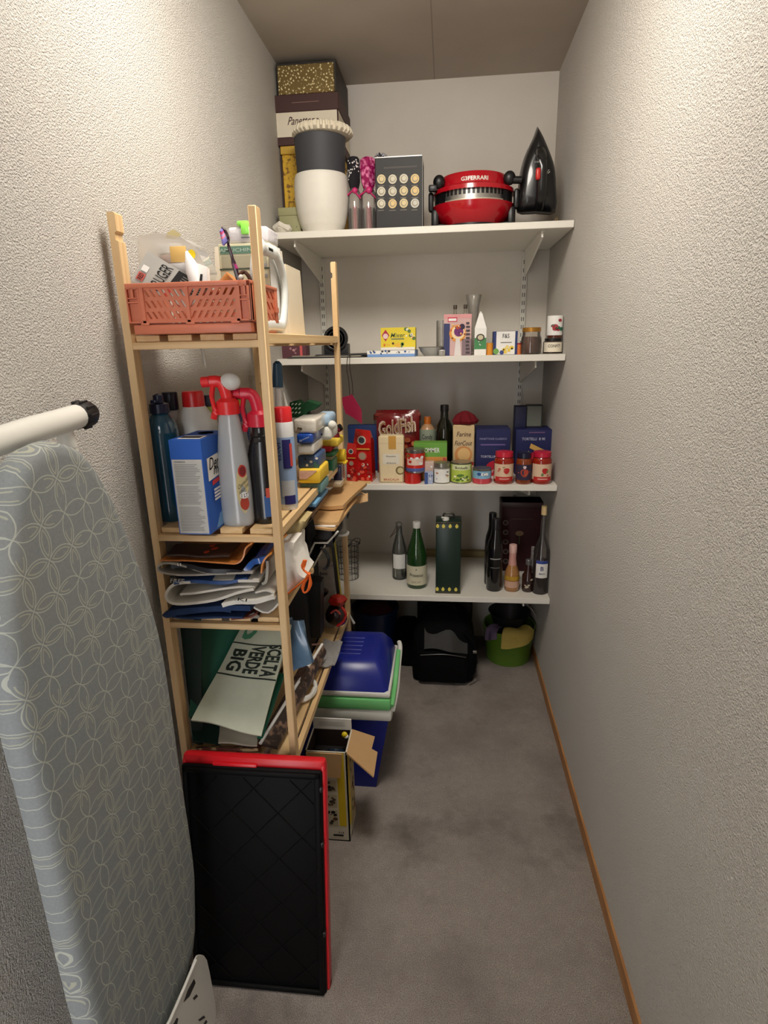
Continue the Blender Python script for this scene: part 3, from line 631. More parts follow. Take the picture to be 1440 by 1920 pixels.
a, b = oY(523, 400, Yq).x, oY(562, 400, Yq).x; q = T.part('box_body'); q.box(a, b, Yq, -.30, Z1+.0, oY(542, 404, Yq).z, OL, .001); q.spots(10, a+.004, b-.004, Z1+.004, oY(542, 408, Yq).z, Yq-.0005, [card(90, 92, 70)], .001, .003)
T.part('lid').box(a-.002, b+.001, Yq-.002, -.298, oY(542, 404, Yq).z, oY(542, 389, Yq).z, OL, .001); T.done()
T = Thing('paper_bundle', 'small crumpled white paper bundle at the left end of the top shelf', 'paper'); q = T.solo(); p = oY(527, 422, -.44)
q.lathe([(0, -.016), (.024, -.014), (.032, 0), (.026, .014), (0, .019)], paper(206, 200, 188), (p.x, -.44, Z1+.017), 22, sx=1.05, sy=.8, wob=lambda a, z: 1+.12*math.sin(3*a+40*z)+.07*math.sin(7*a)); q.tube([(p.x-.02, -.455, Z1+.018), (p.x+.0, -.465, Z1+.03), (p.x+.03, -.45, Z1+.014)], .010, paper(214, 208, 196), 8); q.sharp = 25; T.done()
# gift-wrapped glasses
CLR = glass((236, 232, 228), 'cellophane', .9, .10)
for (l, r, lab, ca, cb_, nm) in ((650, 675, 'clear cellophane gift with black and white dotted paper', paper(30, 28, 34), paper(226, 222, 220), 0), (674, 704, 'clear cellophane gift with glossy pink paper and ribbon', two('pink_foil', (150, 20, 84), (232, 130, 176), 70, .45, .6, .2, .4), film(214, 60, 120), 1)):  # pink foil: mottled tones, with its highlights painted in as pale blotches
    Yg = -.40; x, y, w, h = spot(l, r, 291, 425, Z1, Yg)
    T = Thing('wrapped_gift', lab+', beside the pots on the top shelf', 'gift', TR(x, Yg+w/2, Z1))
    q = T.part('cellophane'); q.lathe([(w*.5, .001), (w*.52, h*.3), (w*.5, h*.52), (w*.30, h*.60)], CLR, seg=16, wob=lambda a, z: 1+.06*math.sin(4*a+20*z))
    q = T.part('glass_tumbler'); q.open_lathe([(w*.36, .002), (w*.42, h*.34), (w*.38, h*.34), (w*.3, .01)], glass(), seg=20)
    q = T.part('ribbon'); q.label = 'pink ribbon knot'; q.tube([(-w*.5, -w*.35, h*.50), (0, -w*.5, h*.56), (w*.5, -w*.3, h*.46)], .006, film(206, 50, 116), 8, flat=.5); q.ball((w*.1, -w*.42, h*.56), w*.22, film(206, 50, 116), 10)
    q = T.part('tissue_paper'); q.label = 'flared patterned tissue paper top'; q.lathe([(w*.26, h*.56), (w*.42, h*.68), (w*.46, h*.85), (w*.44, h*.97), (w*.30, h), (0, h*.97)], ca, seg=18, wob=lambda a, z: 1+.10*math.sin(5*a+12*z))
    if not nm:
        for k in range(44):
            a = random.uniform(-PI, 0); z = random.uniform(h*.70, h*.95); rr = w*.47; q.add([(rr*math.cos(a+da), rr*math.sin(a+da)-.001, z+dz) for da, dz in ((-.14, 0), (0, -.003), (.14, 0), (0, .003))], [(0, 1, 2, 3)], cb_)
    q = T.part('filling'); q.label = 'pink filling inside the glass'; q.lathe([(0, .006), (w*.2, .006), (w*.16, h*.36), (0, h*.38)], paper(196, 110, 112), seg=12); T.done()
# black carton with twelve caps
Yc = -.445; x, y, w, h = spot(704, 792, 293, 425, Z1, Yc); BC = P((36, 34, 33), .5, var=.1, spec=.3)
T = Thing('drink_sampler_box', 'black shrink-wrapped carton printed with twelve round medallions', 'box'); q = T.solo()
q.box(x-w/2, x+w/2, Yc, Yc+.14, Z1, Z1+h, BC, .002, 1)
q.box(x-w/2-.0004, x+w/2, Yc-.0004, Yc+.006, Z1+h-.002, Z1+h+.0008, P((200, 200, 196), .2)); q.tube([(x+w/2, Yc, Z1), (x+w/2, Yc, Z1+h)], .0012, P((150, 150, 148), .15), 6)
for i, px in enumerate((715, 736, 757, 778)):
    for j, py in enumerate((336, 359, 382)):
        p = oY(px, py+(-1 if i > 1 else 0), Yc); cc = random.choice([(206, 200, 180), (214, 196, 150), (198, 196, 186), (220, 190, 130)])
        q.disc(p.x, p.z, .0145, Yc-.0006, card(*cc)); q.disc(p.x, p.z, .0105, Yc-.0010, card(150, 140, 118)); q.disc(p.x+.001, p.z+.001, .0075, Yc-.0014, card(*cc)); q.lines(1, p.x-.012, p.x+.012, p.z-.022, p.z-.0195, Yc-.0006, paper(120, 116, 108), 1, .2)
q.lines(1, x-.05, x+.07, Z1+h-.036, Z1+h-.030, Yc-.0006, paper(88, 86, 84), 1, .1); T.done()
T = Thing('ribbon_bow', 'small silver and dark crinkled bow on the corner of the black carton', 'ribbon'); q = T.solo(); p = oY(713, 297, Yc)
for k in range(7): a = k*.9; q.tube([(p.x, Yc+.012, Z1+h+.006), (p.x+.014*math.cos(a), Yc+.012+.012*math.sin(a), Z1+h+.012), (p.x+.022*math.cos(a+.3), Yc+.012+.016*math.sin(a), Z1+h+.004)], .003, P((60, 62, 74), .2, .3) if k % 2 else P((190, 190, 196), .2, .6), 6)
T.done()
# pizza oven
xl, xr_ = oY(808, 380, -.30).x, oY(966, 380, -.30).x; R = (xr_-xl)/2; ox = (xl+xr_)/2; oy = -.30
zq = lambda py: oY(888, py, oy-R*.9).z-Z1
DRED = P((176, 14, 30), .22, var=.03, coat=.5)
T = Thing('pizza_oven', 'round red electric pizza oven with black side handles on the top shelf', 'pizza oven', TR(ox, oy, Z1))
h1, h2, h3, h4 = zq(374), zq(352), zq(346), zq(318)
q = T.part('base'); q.label = 'black base ring and feet'; q.lathe([(0, .004), (R*.70, .004), (R*.70, h1*.30), (0, h1*.30)], BLACK, seg=40); q.box(-R*.98, -R*.80, -R*.4, R*.4, 0, h1*.9, BLACK, .01); q.box(R*.80, R*.98, -R*.4, R*.4, 0, h1*.9, BLACK, .01)
for a in (-.5, -2.6, .6, 2.5): q.lathe([(0, 0), (.022, 0), (.024, .02), (0, .02)], BLACK, (R*.88*math.cos(a), R*.88*math.sin(a), 0), 12)
q = T.part('lower_shell'); q.label = 'glossy red lower shell'; q.lathe([(0, .014), (R*.66, .016), (R*.84, h1*.45), (R*.95, h1*.80), (R*.98, h1*1.0), (0, h1*1.0)], DRED, seg=56)
q = T.part('vent_ring'); q.label = 'silver vent ring with dark slots'; q.lathe([(R*.90, h1), (R*.90, h2+.006)], STEEL, seg=56); q.lathe([(R*.93, h1), (R*.93, h1+.006), (R*.90, h1+.007)], P((210, 204, 186), .3, .6), seg=56)
for k in range(22):
    a = -PI/2+(k-10.5)*.115; q.lathe([(R*.905, h1+(h2-h1)*.55), (R*.905, h2+.002)], BLACK, seg=2, a0=a, a1=a+.07)
q.lathe([(R*.93, h1), (R*.93, h2), (R*.9, h2)], BLACK, seg=10, a0=-2.95, a1=-2.35); q.lathe([(R*.93, h1), (R*.93, h2), (R*.9, h2)], BLACK, seg=10, a0=-.80, a1=-.2)
q = T.part('upper_shell'); q.label = 'glossy red domed lid'; q.lathe([(0, h2), (R*.97, h2), (R*.96, h3+.004), (R*.88, h3+.009), (R*.83, h3+.013), (R*.80, h4-.004), (R*.77, h4+.003), (R*.6, h4+.008), (0, h4+.010)], DRED, seg=56)
q.tw('*G3FERRARI', zq(334)+.004, .094, .013, R*.828, P((222, 214, 204), .3))
q = T.part('handle'); q.label = 'black left side handle'; q.ball((-R*.80, -R*.50, (h3+h4)/2+.004), .021, BLACK, 16, sy=.8, sz=1.1); q.box(-R*1.04, -R*.84, -R*.58, -R*.44, h3-.004, h3+.018, BLACK, .005)
q = T.part('handle'); q.label = 'black right side handle with knob'; q.ball((R*.80, -R*.50, (h3+h4)/2+.006), .021, BLACK, 16, sy=.8, sz=1.1); q.tube([(R*.82, -R*.5, (h3+h4)/2), (R*1.07, -R*.5, (h3+h4)/2-.002)], .012, BLACK, 12)
for sx in (-1, 1):
    q = T.part('hinge_clip'); q.box(min(sx*R*.93, sx*R*1.05), max(sx*R*.93, sx*R*1.05), -R*.42, -R*.18, h1*.8, h2+.01, BLACK, .008)
T.done()
# iron
Yi = -.33; f = lambda px, py, Y=Yi: (lambda p: (p.x, p.z))(oY(px, py, Y)); IB = P((20, 20, 22), .3, var=.04, coat=.3)
T = Thing('clothes_iron', 'black steam iron standing on its heel with a red button', 'iron')
out = smooth([f(1007, 238), f(998, 262), f(984, 292), f(975, 325), f(971, 360), f(970, 398), f(1004, 400), f(1041, 398), f(1042, 350), f(1039, 315), f(1030, 287), f(1017, 256), f(1007, 238)], 3)[:-1]
q = T.part('sole_plate'); q.prism(out, 'y', Yi, Yi+.012, P((70, 70, 74), .25, .7))
def shr(k, dz=0): c = f(1007, 345); return [(c[0]+(p[0]-c[0])*k, c[1]+(p[1]-c[1])*k+dz) for p in out]
q = T.part('iron_body'); n = len(out); vs = []
for y, k in ((Yi-.001, .99), (Yi-.012, .985), (Yi-.030, .93), (Yi-.045, .80), (Yi-.052, .60)): vs += [(p[0], y, p[1]) for p in shr(k)]
q.add(vs, [(j*n+i, j*n+(i+1) % n, (j+1)*n+(i+1) % n, (j+1)*n+i) for j in range(4) for i in range(n)]+[[4*n+i for i in range(n)], list(range(n-1, -1, -1))], IB); q.sharp = 50
q = T.part('handle'); a_, b_ = f(997, 300), f(1018, 300); q.tube(smooth([(f(1008, 292)[0], Yi-.045, f(1008, 292)[1]), (f(1008, 308)[0], Yi-.088, f(1008, 308)[1]), (f(1008, 350)[0], Yi-.092, f(1008, 350)[1]), (f(1008, 380)[0], Yi-.070, f(1008, 380)[1]), (f(1008, 392)[0], Yi-.035, f(1008, 392)[1])], 4), .017, IB, 14)
q = T.part('steam_button'); q.label = 'red rounded steam button'; c = f(1009, 326, Yi-.11); q.box(c[0]-.008, c[0]+.008, Yi-.118, Yi-.100, c[1]-.018, c[1]+.018, plastic(200, 40, 36), .006, 3)
q = T.part('logo'); q.label = 'small white emblem and lettering'; c = f(1027, 322, Yi-.055); q.tube([(c[0]-.005, Yi-.056, c[1]-.006), (c[0]+.004, Yi-.056, c[1]+.006)], .0014, WHT, 5); q.tube([(c[0]+.0, Yi-.056, c[1]-.006), (c[0]+.007, Yi-.056, c[1]+.0)], .0014, WHT, 5)
c = f(1008, 307, Yi-.1); q.tf('STEAM', c[0], c[1]+.004, .022, .005, Yi-.1066, P((150, 150, 150), .4))
q = T.part('heel'); q.box(f(968, 405)[0], f(1043, 405)[0], Yi-.085, Yi+.02, Z1, Z1+.014, BLACK, .004)
T.part('power_cord').tube(smooth([(f(1040, 400)[0], Yi, Z1+.02), (f(1047, 392)[0], Yi+.02, Z1+.04), (f(1046, 402)[0], Yi-.01, Z1+.006)], 4), .003, P((130, 110, 80), .6), 6)
T.done()
# ================================================================ second wall shelf
Y2 = -.42
def B(c, *a): return lambda q, w, h, d: None
T = Thing('round_speaker', 'black round disc on a dark block at the left of the second shelf', 'speaker', group=None)
p = oY(629, 640, -.30); R = (oY(652, 636, -.30).x-oY(607, 636, -.30).x)/2
q = T.part('disc'); zc = oY(629, 635, -.30).z; q.lathe([(0, 0), (R*.96, 0), (R, .004), (R, .02), (R*.9, .026), (0, .026)], P((20, 20, 22), .4), (p.x, -.30, zc), 36, 'y')
for k in (.3, .55, .8): q.lathe([(R*k, -.0005), (R*k+.0015, -.0015), (R*k+.003, -.0005)], P((60, 60, 62), .3), (p.x, -.30, zc), 36, 'y')
q = T.part('base_block'); q.box(p.x-.05, p.x+.045, -.29, -.22, Z2, zc-R*.4, P((34, 36, 40), .5), .004); T.done()
carton('flat_box', 'plum coloured flat box at the left end of the second shelf', 'box', 515, 574, 643, 667, Z2, .16, card(92, 50, 60), -.40, deco=lambda q, w, h, d: (q.spots(5, -w*.1, w*.3, h*.3, h*.8, -.0006, [card(196, 150, 150), card(170, 120, 130)], .003, .006), q.panel(w*.30, w*.38, h*.1, h*.9, -.0008, card(206, 90, 90))))
carton('flat_box', 'pale grey flat box beside the plum box on the second shelf', 'box', 575, 603, 648, 667, Z2, .10, card(160, 158, 150), -.34)
for i, (l, r, zo, c, th, rz, lab) in enumerate(((538, 684, 0, (58, 56, 56), .0035, .05, 'dark magazine at the bottom of the flat paper pile'), (545, 676, .0042, (176, 168, 150), .003, -.06, 'beige leaflet in the flat paper pile on the second shelf'), (590, 690, .0078, (40, 40, 44), .003, .12, 'black leaflet on top of the flat paper pile'))):
    x, y, w, h = spot(l, r, 655, 668, Z2, -.46)
    T = Thing('magazine', lab, 'magazine', TR(x, -.465+i*.01, Z2+zo, rz)); q = T.solo()
    q.grid(lambda u, v: (-w/2+w*u, .16*v, .001+th+.0012*math.sin(4*u+2*v+i)), 8, 4, card(*c), th); T.done()
carton('flat_box', 'light blue and white flat box lying under the yellow tea box', 'box', 688, 778, 657, 668, Z2, .12, card(120, 158, 214), -.455, rz=-.05, deco=lambda q, w, h, d: (q.pany(-w/2, w/2, 0, d, h+.0005, WHT), q.panel(-w/2, w/2, h*.45, h, -.0006, WHT), q.spots(16, -w*.48, w*.48, h*.5, h*.95, -.0010, [card(60, 90, 150), card(70, 70, 80)], .0015, .004)))
zb_ = Z2+spot(688, 778, 657, 668, Z2, -.455)[3]+.0012
def tea(q, w, h, d):
    q.panel(-w*.5, w*.5, h*.1, h, -.0006, card(226, 204, 50)); q.panel(-w*.5, w*.48, .0, h*.12, -.0007, card(226, 222, 214))
    q.poly([(-w*.36, h*.92), (-w*.25, h*.66), (-w*.36, h*.38), (-w*.47, h*.66)], -.0010, card(176, 40, 66)); q.disc(-w*.36, h*.62, h*.12, -.0014, card(230, 200, 196))
    q.tf('Mixer', 0, h*.66, w*.40, h*.20, -.0012, card(74, 100, 60), .3); q.lines(1, -w*.2, w*.2, h*.46, h*.52, -.0012, card(120, 130, 90), 1)
    q.spots(14, w*.22, w*.46, h*.45, h*.95, -.0012, [card(232, 228, 214), card(220, 140, 60), card(90, 120, 60)], .003, .007); q.spots(12, -w*.42, w*.45, h*.16, h*.32, -.0016, [card(214, 120, 40), card(70, 44, 28), card(230, 180, 60), card(90, 130, 60)], .003, .007)
carton('tea_box', 'yellow fruit tea box lying on the blue and white flat box', 'box', 714, 779, 614, 665, zb_, .07, card(216, 196, 70), -.43, deco=tea)
# glass dish, vase, jars
x, y, w, h = spot(784, 836, 651, 667, Z2, -.43)
T = Thing('glass_dish', 'low clear glass dish beside the yellow tea box', 'dish', TR(x, -.40, Z2)); q = T.part('bowl'); q.open_lathe([(w*.30, 0), (w*.42, h*.5), (w*.5, h), (w*.47, h), (w*.4, h*.5), (w*.28, .003)], glass((226, 226, 222), 'dish', .9, .34), seg=36); q.sub('rim').lathe([(w*.485, h), (w*.5, h+.0015), (w*.47, h+.0015)], P((120, 112, 90), .3), seg=36); T.done()
x, y, w, h = spot(818, 838, 601, 666, Z2, -.36)
T = Thing('glass_vase', 'straight clear glass vase left of the pink illustrated carton', 'vase', TR(x, -.36, Z2)); T.solo().open_lathe([(w*.5, 0), (w*.5, h), (w*.42, h), (w*.42, .006)], glass((214, 212, 206), 'vase', .9, .2), seg=24); T.done()
def pink(q, w, h, d):
    q.panel(-w*.5, w*.5, h*.9, h, -.0006, card(214, 150, 150)); q.panel(-w*.36, -w*.02, h*.82, h*.93, -.0010, card(200, 60, 80)); q.panel(-w*.33, -w*.05, h*.84, h*.90, -.0014, WHT)
    q.panel(-w*.5, -w*.28, 0, h*.78, -.0008, card(50, 56, 100)); q.disc(0, h*.54, w*.30, -.0012, card(226, 150, 60)); q.disc(w*.02, h*.56, w*.24, -.0016, card(240, 214, 170)); q.disc(w*.04, h*.58, w*.17, -.0020, card(110, 40, 110)); q.disc(w*.16, h*.70, w*.10, -.0024, card(40, 30, 60))
    q.spots(14, -w*.25, w*.3, h*.4, h*.76, -.0028, [card(190, 80, 40), card(90, 30, 90), card(240, 190, 90), card(60, 30, 30)], .002, .005); q.poly([(-w*.12, 0), (w*.14, 0), (w*.08, h*.42), (-w*.06, h*.42)], -.0024, card(220, 212, 210)); q.panel(w*.16, w*.5, 0, h*.4, -.0012, card(130, 110, 116))
    q.lines(9, w*.30, w*.46, h*.05, h*.85, -.0032, card(70, 60, 66), .5, .3); q.panx(.002, d, 0, h, w/2+.0008, card(170, 160, 150))
carton('illustrated_carton', 'pink carton with an orange and purple illustrated front on the second shelf', 'box', 832, 884, 589, 667, Z2, .05, card(206, 170, 166), -.44, deco=pink)
for l, r, t_, b_, lab in ((845, 861, 572, 665, 'slim clear bottle with dark stopper, left of the two behind the pink carton'), (864, 880, 571, 665, 'slim clear bottle with dark stopper, right of the two behind the pink carton')):
    bottle('stoppered_bottle', lab, 'bottle', l, r, t_, b_, Z2, [(1, 0), (1, .6), (.4, .8), (.3, .93)], glass((220, 218, 206), 'b', .9, .1), -.33, cap=(.92, 1.0, .45, P((70, 58, 48), .5)))
x, y, w, h = spot(872, 902, 553, 665, Z2, -.25)
T = Thing('glass_vase', 'tall flared clear glass vase at the back behind the pink carton', 'vase', TR(x, -.25, Z2)); T.solo().open_lathe([(w*.3, 0), (w*.26, h*.3), (w*.36, h*.8), (w*.5, h), (w*.44, h), (w*.3, h*.8), (w*.2, .01)], glass((212, 208, 200), 'v', .9, .26), seg=24); T.done()
x, y, w, h = spot(890, 912, 584, 667, Z2, -.44)
T = Thing('drink_carton', 'narrow white and green drink carton with a peaked top', 'carton', TR(x, -.44, Z2)); q = T.solo(); d = w*.9
q.box(-w/2, w/2, 0, d, 0, h*.62, WHT); q.hexa([(-w/2, 0, h*.62), (w/2, 0, h*.62), (w/2, d, h*.62), (-w/2, d, h*.62), (-w*.12, d*.4, h*.97), (w*.12, d*.4, h*.97), (w*.12, d*.5, h*.97), (-w*.12, d*.5, h*.97)], WHT); q.box(-w*.22, w*.22, d*.3, d*.6, h*.78, h*.84, WHT); q.box(-w*.07, w*.07, d*.38, d*.52, h*.93, h, WHT)
q.panel(-w/2, w/2, h*.14, h*.40, -.0006, card(66, 132, 80)); q.disc(0, h*.41, w*.30, -.0010, card(70, 60, 50), sx=1.2); q.disc(0, h*.41, w*.2, -.0014, card(200, 190, 160), sx=1.2); q.spots(4, -w*.2, w*.2, h*.22, h*.34, -.0012, [WHT], .001, .002); T.done()
bottle('spice_tin', 'small orange tin between the white green carton and the tea carton', 'tin', 912, 925, 643, 666, Z2, [(1, 0), (1, .98), (.9, 1)], card(214, 140, 40), -.44, part='tin_body', cap=(.9, 1.02, .9, STEEL))
def navyw(q, w, h, d):
    q.panel(-w*.40, w*.46, .001, h*.99, -.0006, WHT); q.panel(-w*.5, -w*.38, 0, h, -.0008, card(34, 50, 104)); q.panel(w*.40, w*.5, 0, h, -.0008, card(34, 50, 104)); q.tf('F&S', w*.02, h*.80, w*.28, h*.18, -.0012, DKTXT); q.lines(1, -w*.2, w*.3, h*.50, h*.54, -.001, card(120, 120, 120), 1)
    q.spots(10, -w*.1, w*.35, h*.10, h*.34, -.0014, [card(226, 196, 80), card(230, 210, 120)], .003, .007); q.disc(-w*.38, h*.15, w*.12, -.0018, card(110, 160, 80)); q.disc(-w*.14, h*.10, w*.09, -.0020, card(60, 70, 130))
carton('tea_box', 'white tea carton with navy edges and black lettering on the second shelf', 'box', 925, 970, 621, 667, Z2, .06, card(34, 50, 104), -.44, deco=navyw)
bottle('spice_jar', 'little orange and red jar between the tea carton and honey jar', 'jar', 967, 978, 643, 665, Z2, [(1, 0), (1, .85), (.9, .95)], card(204, 110, 50), -.44, cap=(.84, 1, 1, plastic(150, 30, 30)), part='jar_body')
BRN = P((84, 40, 24), .15, var=.1, coat=.4); GOLD = P((184, 132, 56), .35, .7, var=.08)
bottle('honey_jar', 'brown honey jar with gold lid near the right end', 'jar', 976, 1016, 614, 665, Z2, [(.84, 0), (.98, .06), (1, .3), (.93, .62), (.83, .72), (.83, .86)], glass((216, 206, 196), 'honey', .9, .06), -.47, cap=(.84, 1.0, .88, GOLD), part='glass_jar', liquid=(0, .66, BRN))
def labf(col, z0, z1, txt=None, tc=None, a=1.2, extra=None, k=1.0):
    def g(T, R, h):
        q = T.part('paper_label'); q.band(R*k, z0*h, z1*h, col, a)
        if txt: q.tw(txt, (z0+z1)/2*h+(z1-z0)*h*.12, R*1.3, (z1-z0)*h*.3, R*k+.0009, tc or DKTXT)
        if extra: extra(q, R*k, h, z0, z1)
    return g
def strokes(cols, n=8, rr=.25):
    def g(q, R, h, z0, z1):
        for i in range(n):
            a = -PI/2+random.uniform(-.75, .75); z = h*random.uniform(z0+.12*(z1-z0), z1-.15*(z1-z0)); s = R*random.uniform(rr*.4, rr); rq = R+.0011+.00015*(i % 4)
            q.add([(rq*math.cos(a+s/R*math.cos(t)), rq*math.sin(a+s/R*math.cos(t)), z+s*.7*math.sin(t)) for t in [2*PI*j/8 for j in range(8)]], [list(range(8))], random.choice(cols))
    return g
bottle('jam_jar', 'low jar with cream label, lower jar of the pair at the shelf end', 'jar', 1018, 1054, 634, 663, Z2, [(.95, 0), (1, .1), (1, .75), (.9, .82)], P((50, 36, 28), .15, coat=.4), -.44, cap=(.80, 1.0, .86, BLACK), part='glass_jar', lab=labf(CREAM, .12, .74, 'CONFIT', DKTXT))
jz = Z2+spot(1018, 1054, 634, 663, Z2, -.44, True)[3]+.0005
bottle('preserve_tin', 'white tin with green leaf and dark flowers standing on a jar', 'tin', 1026, 1055, 592, 632, jz, [(1, 0), (1, .98), (.96, 1)], WHT, -.425, part='tin_body', lab=lambda T, R, h: strokes([DKTXT, card(40, 110, 80), card(170, 50, 60), DKTXT], 9, .42)(T.part('print'), R, h, .3, .98), cap=(.0, .13, 1.02, BRN))
# fly swatter
T = Thing('fly_swatter', 'dark pink fly swatter hanging from the second shelf on a thin dark wire handle', 'fly swatter'); YF = -.515
g = lambda px, py: (lambda p: (p.x, p.z))(oY(px, py, YF))
q = T.part('wire_handle'); q.label = 'thin black twin wire handle'
for dx in (0, 6): q.tube(smooth([(g(650+dx*.4, 663)[0], -.45, Z2+.004), (g(651+dx*.6, 672)[0], YF+.02, g(651, 667)[1]+.003), (*[g(650+dx, 690)[0]], YF, g(650, 690)[1]), (g(654+dx, 715)[0], YF, g(654, 715)[1]), (g(656+dx, 742)[0], YF, g(656, 742)[1])], 3), .0012, BLACK, 6)
q = T.part('blade'); pts = [g(641, 745), g(657, 741), g(659, 738), g(668, 752), g(678, 768), g(679, 795), g(662, 783), g(648, 775), g(643, 760)]; q.prism(pts, 'y', YF-.0015, YF+.0015, plastic(150, 26, 62)); T.done()
T = Thing('toothpick_packet', 'small torn grey packet behind the glass dish', 'packet'); q = T.solo(); p = oY(829, 657, -.40); q.box(p.x-.012, p.x+.012, -.455, -.44, Z2, Z2+.022, film(150, 146, 138), .004); T.done()
# ================================================================ third wall shelf
def panels3(q, w, h, d): pass
T = Thing('blue_folder', 'large dark blue flat box leaning at the back behind the red coffee bags', 'box'); q = T.solo(); Yk = -.24
q.box(oY(653, 840, Yk).x, oY(708, 840, Yk).x, Yk, Yk+.03, Z3, oY(680, 797, Yk).z, card(20, 50, 110), .004); T.done()
REDF = film(190, 28, 26)
def coffee(l, r, t_, b_, lab, Y, rz, dpt):
    x, y, w, h = spot(l, r, t_, b_, Z3, Y)
    T = Thing('coffee_bag', lab, 'bag', TR(x, Y, Z3, rz)); q = T.part('pouch')
    q.hexa([(-w*.5, 0, 0), (w*.5, 0, 0), (w*.5, dpt, 0), (-w*.5, dpt, 0), (-w*.52, .004, h*.75), (w*.46, .004, h*.75), (w*.46, dpt-.004, h*.75), (-w*.52, dpt-.004, h*.75)], REDF)
    q.hexa([(-w*.52, .004, h*.75), (w*.46, .004, h*.75), (w*.46, dpt-.004, h*.75), (-w*.52, dpt-.004, h*.75), (-w*.46, dpt*.4, h), (w*.36, dpt*.4, h*.97), (w*.36, dpt*.5, h*.97), (-w*.46, dpt*.5, h)], REDF)
    q = T.part('printed_label'); q.label = 'white and gold badge print'; q.disc(-w*.05, h*.80, w*.24, .0028, card(220, 210, 190)); q.disc(-w*.05, h*.80, w*.17, .0022, card(60, 70, 80)); q.disc(-w*.02, h*.50, w*.26, -.001, card(210, 60, 50)); q.disc(-w*.02, h*.50, w*.20, -.0015, card(170, 150, 130))
    q.spots(16, -w*.35, w*.38, h*.05, h*.40, -.0012, [card(214, 190, 180), card(226, 90, 70), card(150, 20, 20)], .003, .008); q.lines(1, -w*.4, w*.4, h*.62, h*.65, -.0010, card(220, 150, 60), 1, 0); T.done()
coffee(663, 697, 806, 893, 'tall red coffee bag at the left of the third shelf', -.44, -.12, .06)
coffee(649, 669, 832, 895, 'short red coffee bag next to the tall red one', -.455, -.15, .05)
T = Thing('flat_packet', 'flat cream and yellow paper packet under the red coffee bags', 'packet'); q = T.solo(); p = oZ(665, 903, Z3); a, b = oY(640, 903, -.47).x, oY(692, 903, -.47).x
q.grid(lambda u, v: (a+(b-a)*u+.02*v, -.478+.12*v, Z3+.0045+.0015*math.sin(6*u)), 6, 4, card(222, 196, 136), .004); T.done()
def chips(T_):
    pass
x, y, w, h = spot(704, 786, 770, 878, Z3, -.31)
T = Thing('snack_bag', 'large dark red snack bag with cream bubble lettering on the third shelf', 'bag', TR(x, -.31, Z3)); q = T.part('pouch'); SR = film(122, 26, 28)
def pil(w, h, d, nu=10, nv=12, zig=0): return lambda s: (lambda u, v: (-w/2+w*u, s*d/2*(math.sin(PI*min(1, max(0, u)))**.5)*(math.sin(PI*v)**.45)+d/2+.003*math.sin(11*u+7*v), h*v+zig*(math.sin(40*u))*(1 if v > .99 else 0)))
q.grid(pil(w*.98, h, .07, zig=.001)(-1), 14, 14, SR); q.grid(pil(w*.98, h, .07)(1), 14, 14, SR)
q.box(-w*.52, w*.52, .028, .040, h*.90, h*.955, P((140, 50, 40), .4), .003)
q = T.part('lettering'); q.label = 'cream bubble lettering'; q.tf('*GoldFish', 0, h*.76, w*.86, h*.24, -.004, paper(206, 186, 170), .1, .14); q.tf('GoldFish', .0, h*.76, w*.80, h*.19, -.0048, card(150, 112, 70), .1, .14); q.spots(12, -w*.1, w*.42, h*.2, h*.6, -.004, [card(190, 120, 60), card(160, 80, 40), card(206, 150, 90)], .005, .012); T.done()
for l, r, t_, lab in ((702, 717, 777, 'clear plastic jar with a red lid behind the snack bag, left'), (772, 789, 777, 'clear plastic jar with a red lid behind the snack bag, right')):
    bottle('storage_jar', lab+' side', 'jar', l, r, t_, 878, Z3, [(1, 0), (1, .9)], glass((190, 192, 190), 'jar', .9, .25), -.20, cap=(.90, 1, 1.1, plastic(146, 60, 40)), part='jar_body')
def flour(q, w, h, d):
    q.panel(-w*.10, w*.20, h*.72, h*.995, -.0008, card(196, 146, 62)); q.panel(-w*.33, w*.33, h*.40, h*.62, -.0006, card(222, 214, 196)); q.tf('Risotto', 0, h*.57, w*.38, h*.03, -.0012, card(110, 100, 84)); q.tf('Arborio', 0, h*.43, w*.38, h*.03, -.0012, card(110, 100, 84))
    q.tf('BRACALIA', 0, h*.075, w*.62, h*.045, -.0012, card(170, 60, 46)); q.disc(w*.34, h*.27, w*.17, -.0010, card(120, 100, 60), sx=1.0); q.disc(w*.36, h*.27, w*.12, -.0014, card(206, 190, 140))
    q.lines(1, -w*.5, w*.5, h*.84, h*.845, -.0005, card(180, 168, 140), 1, 0)
carton('rice_packet', 'cream paper rice packet with a tan strip down the top', 'packet', 710, 757, 817, 901, Z3, .05, P((226, 206, 166), .7, var=.05, bump=.3, bs=60), -.46, deco=flour, bev=.006)
def tomato(T, R, h):
    q = T.part('printed_label'); q.label = 'white tomato print label'; q.band(R, h*.15, h*.85, plastic(196, 40, 30), 3.1, 40); q.band(R, h*.35, h*.65, card(226, 196, 180), .9, off=.001); q.band(R, h*.08, h*.22, card(80, 90, 150), 1.2, off=.0012); strokes([plastic(196, 40, 30), card(120, 90, 40), WHT], 8, .3)(q, R+.0012, h, .3, .9)
CAN = [(.97, 0), (1, .02), (1, .04), (.975, .06), (.975, .94), (1, .96), (1, 1)]
bottle('food_can', 'red tomato can, lower one of the stacked pair', 'can', 758, 790, 885, 911, Z3, CAN, plastic(190, 36, 28), part='can_body', lab=None, Y=-.478)
cz_ = Z3+spot(758, 790, 885, 911, Z3, -.478, True)[3]+.0006
bottle('food_can', 'red tomato can with a pictured label stacked on another can', 'can', 761, 797, 841, 885, cz_, CAN, STEEL, part='can_body', lab=tomato, Y=-.476)
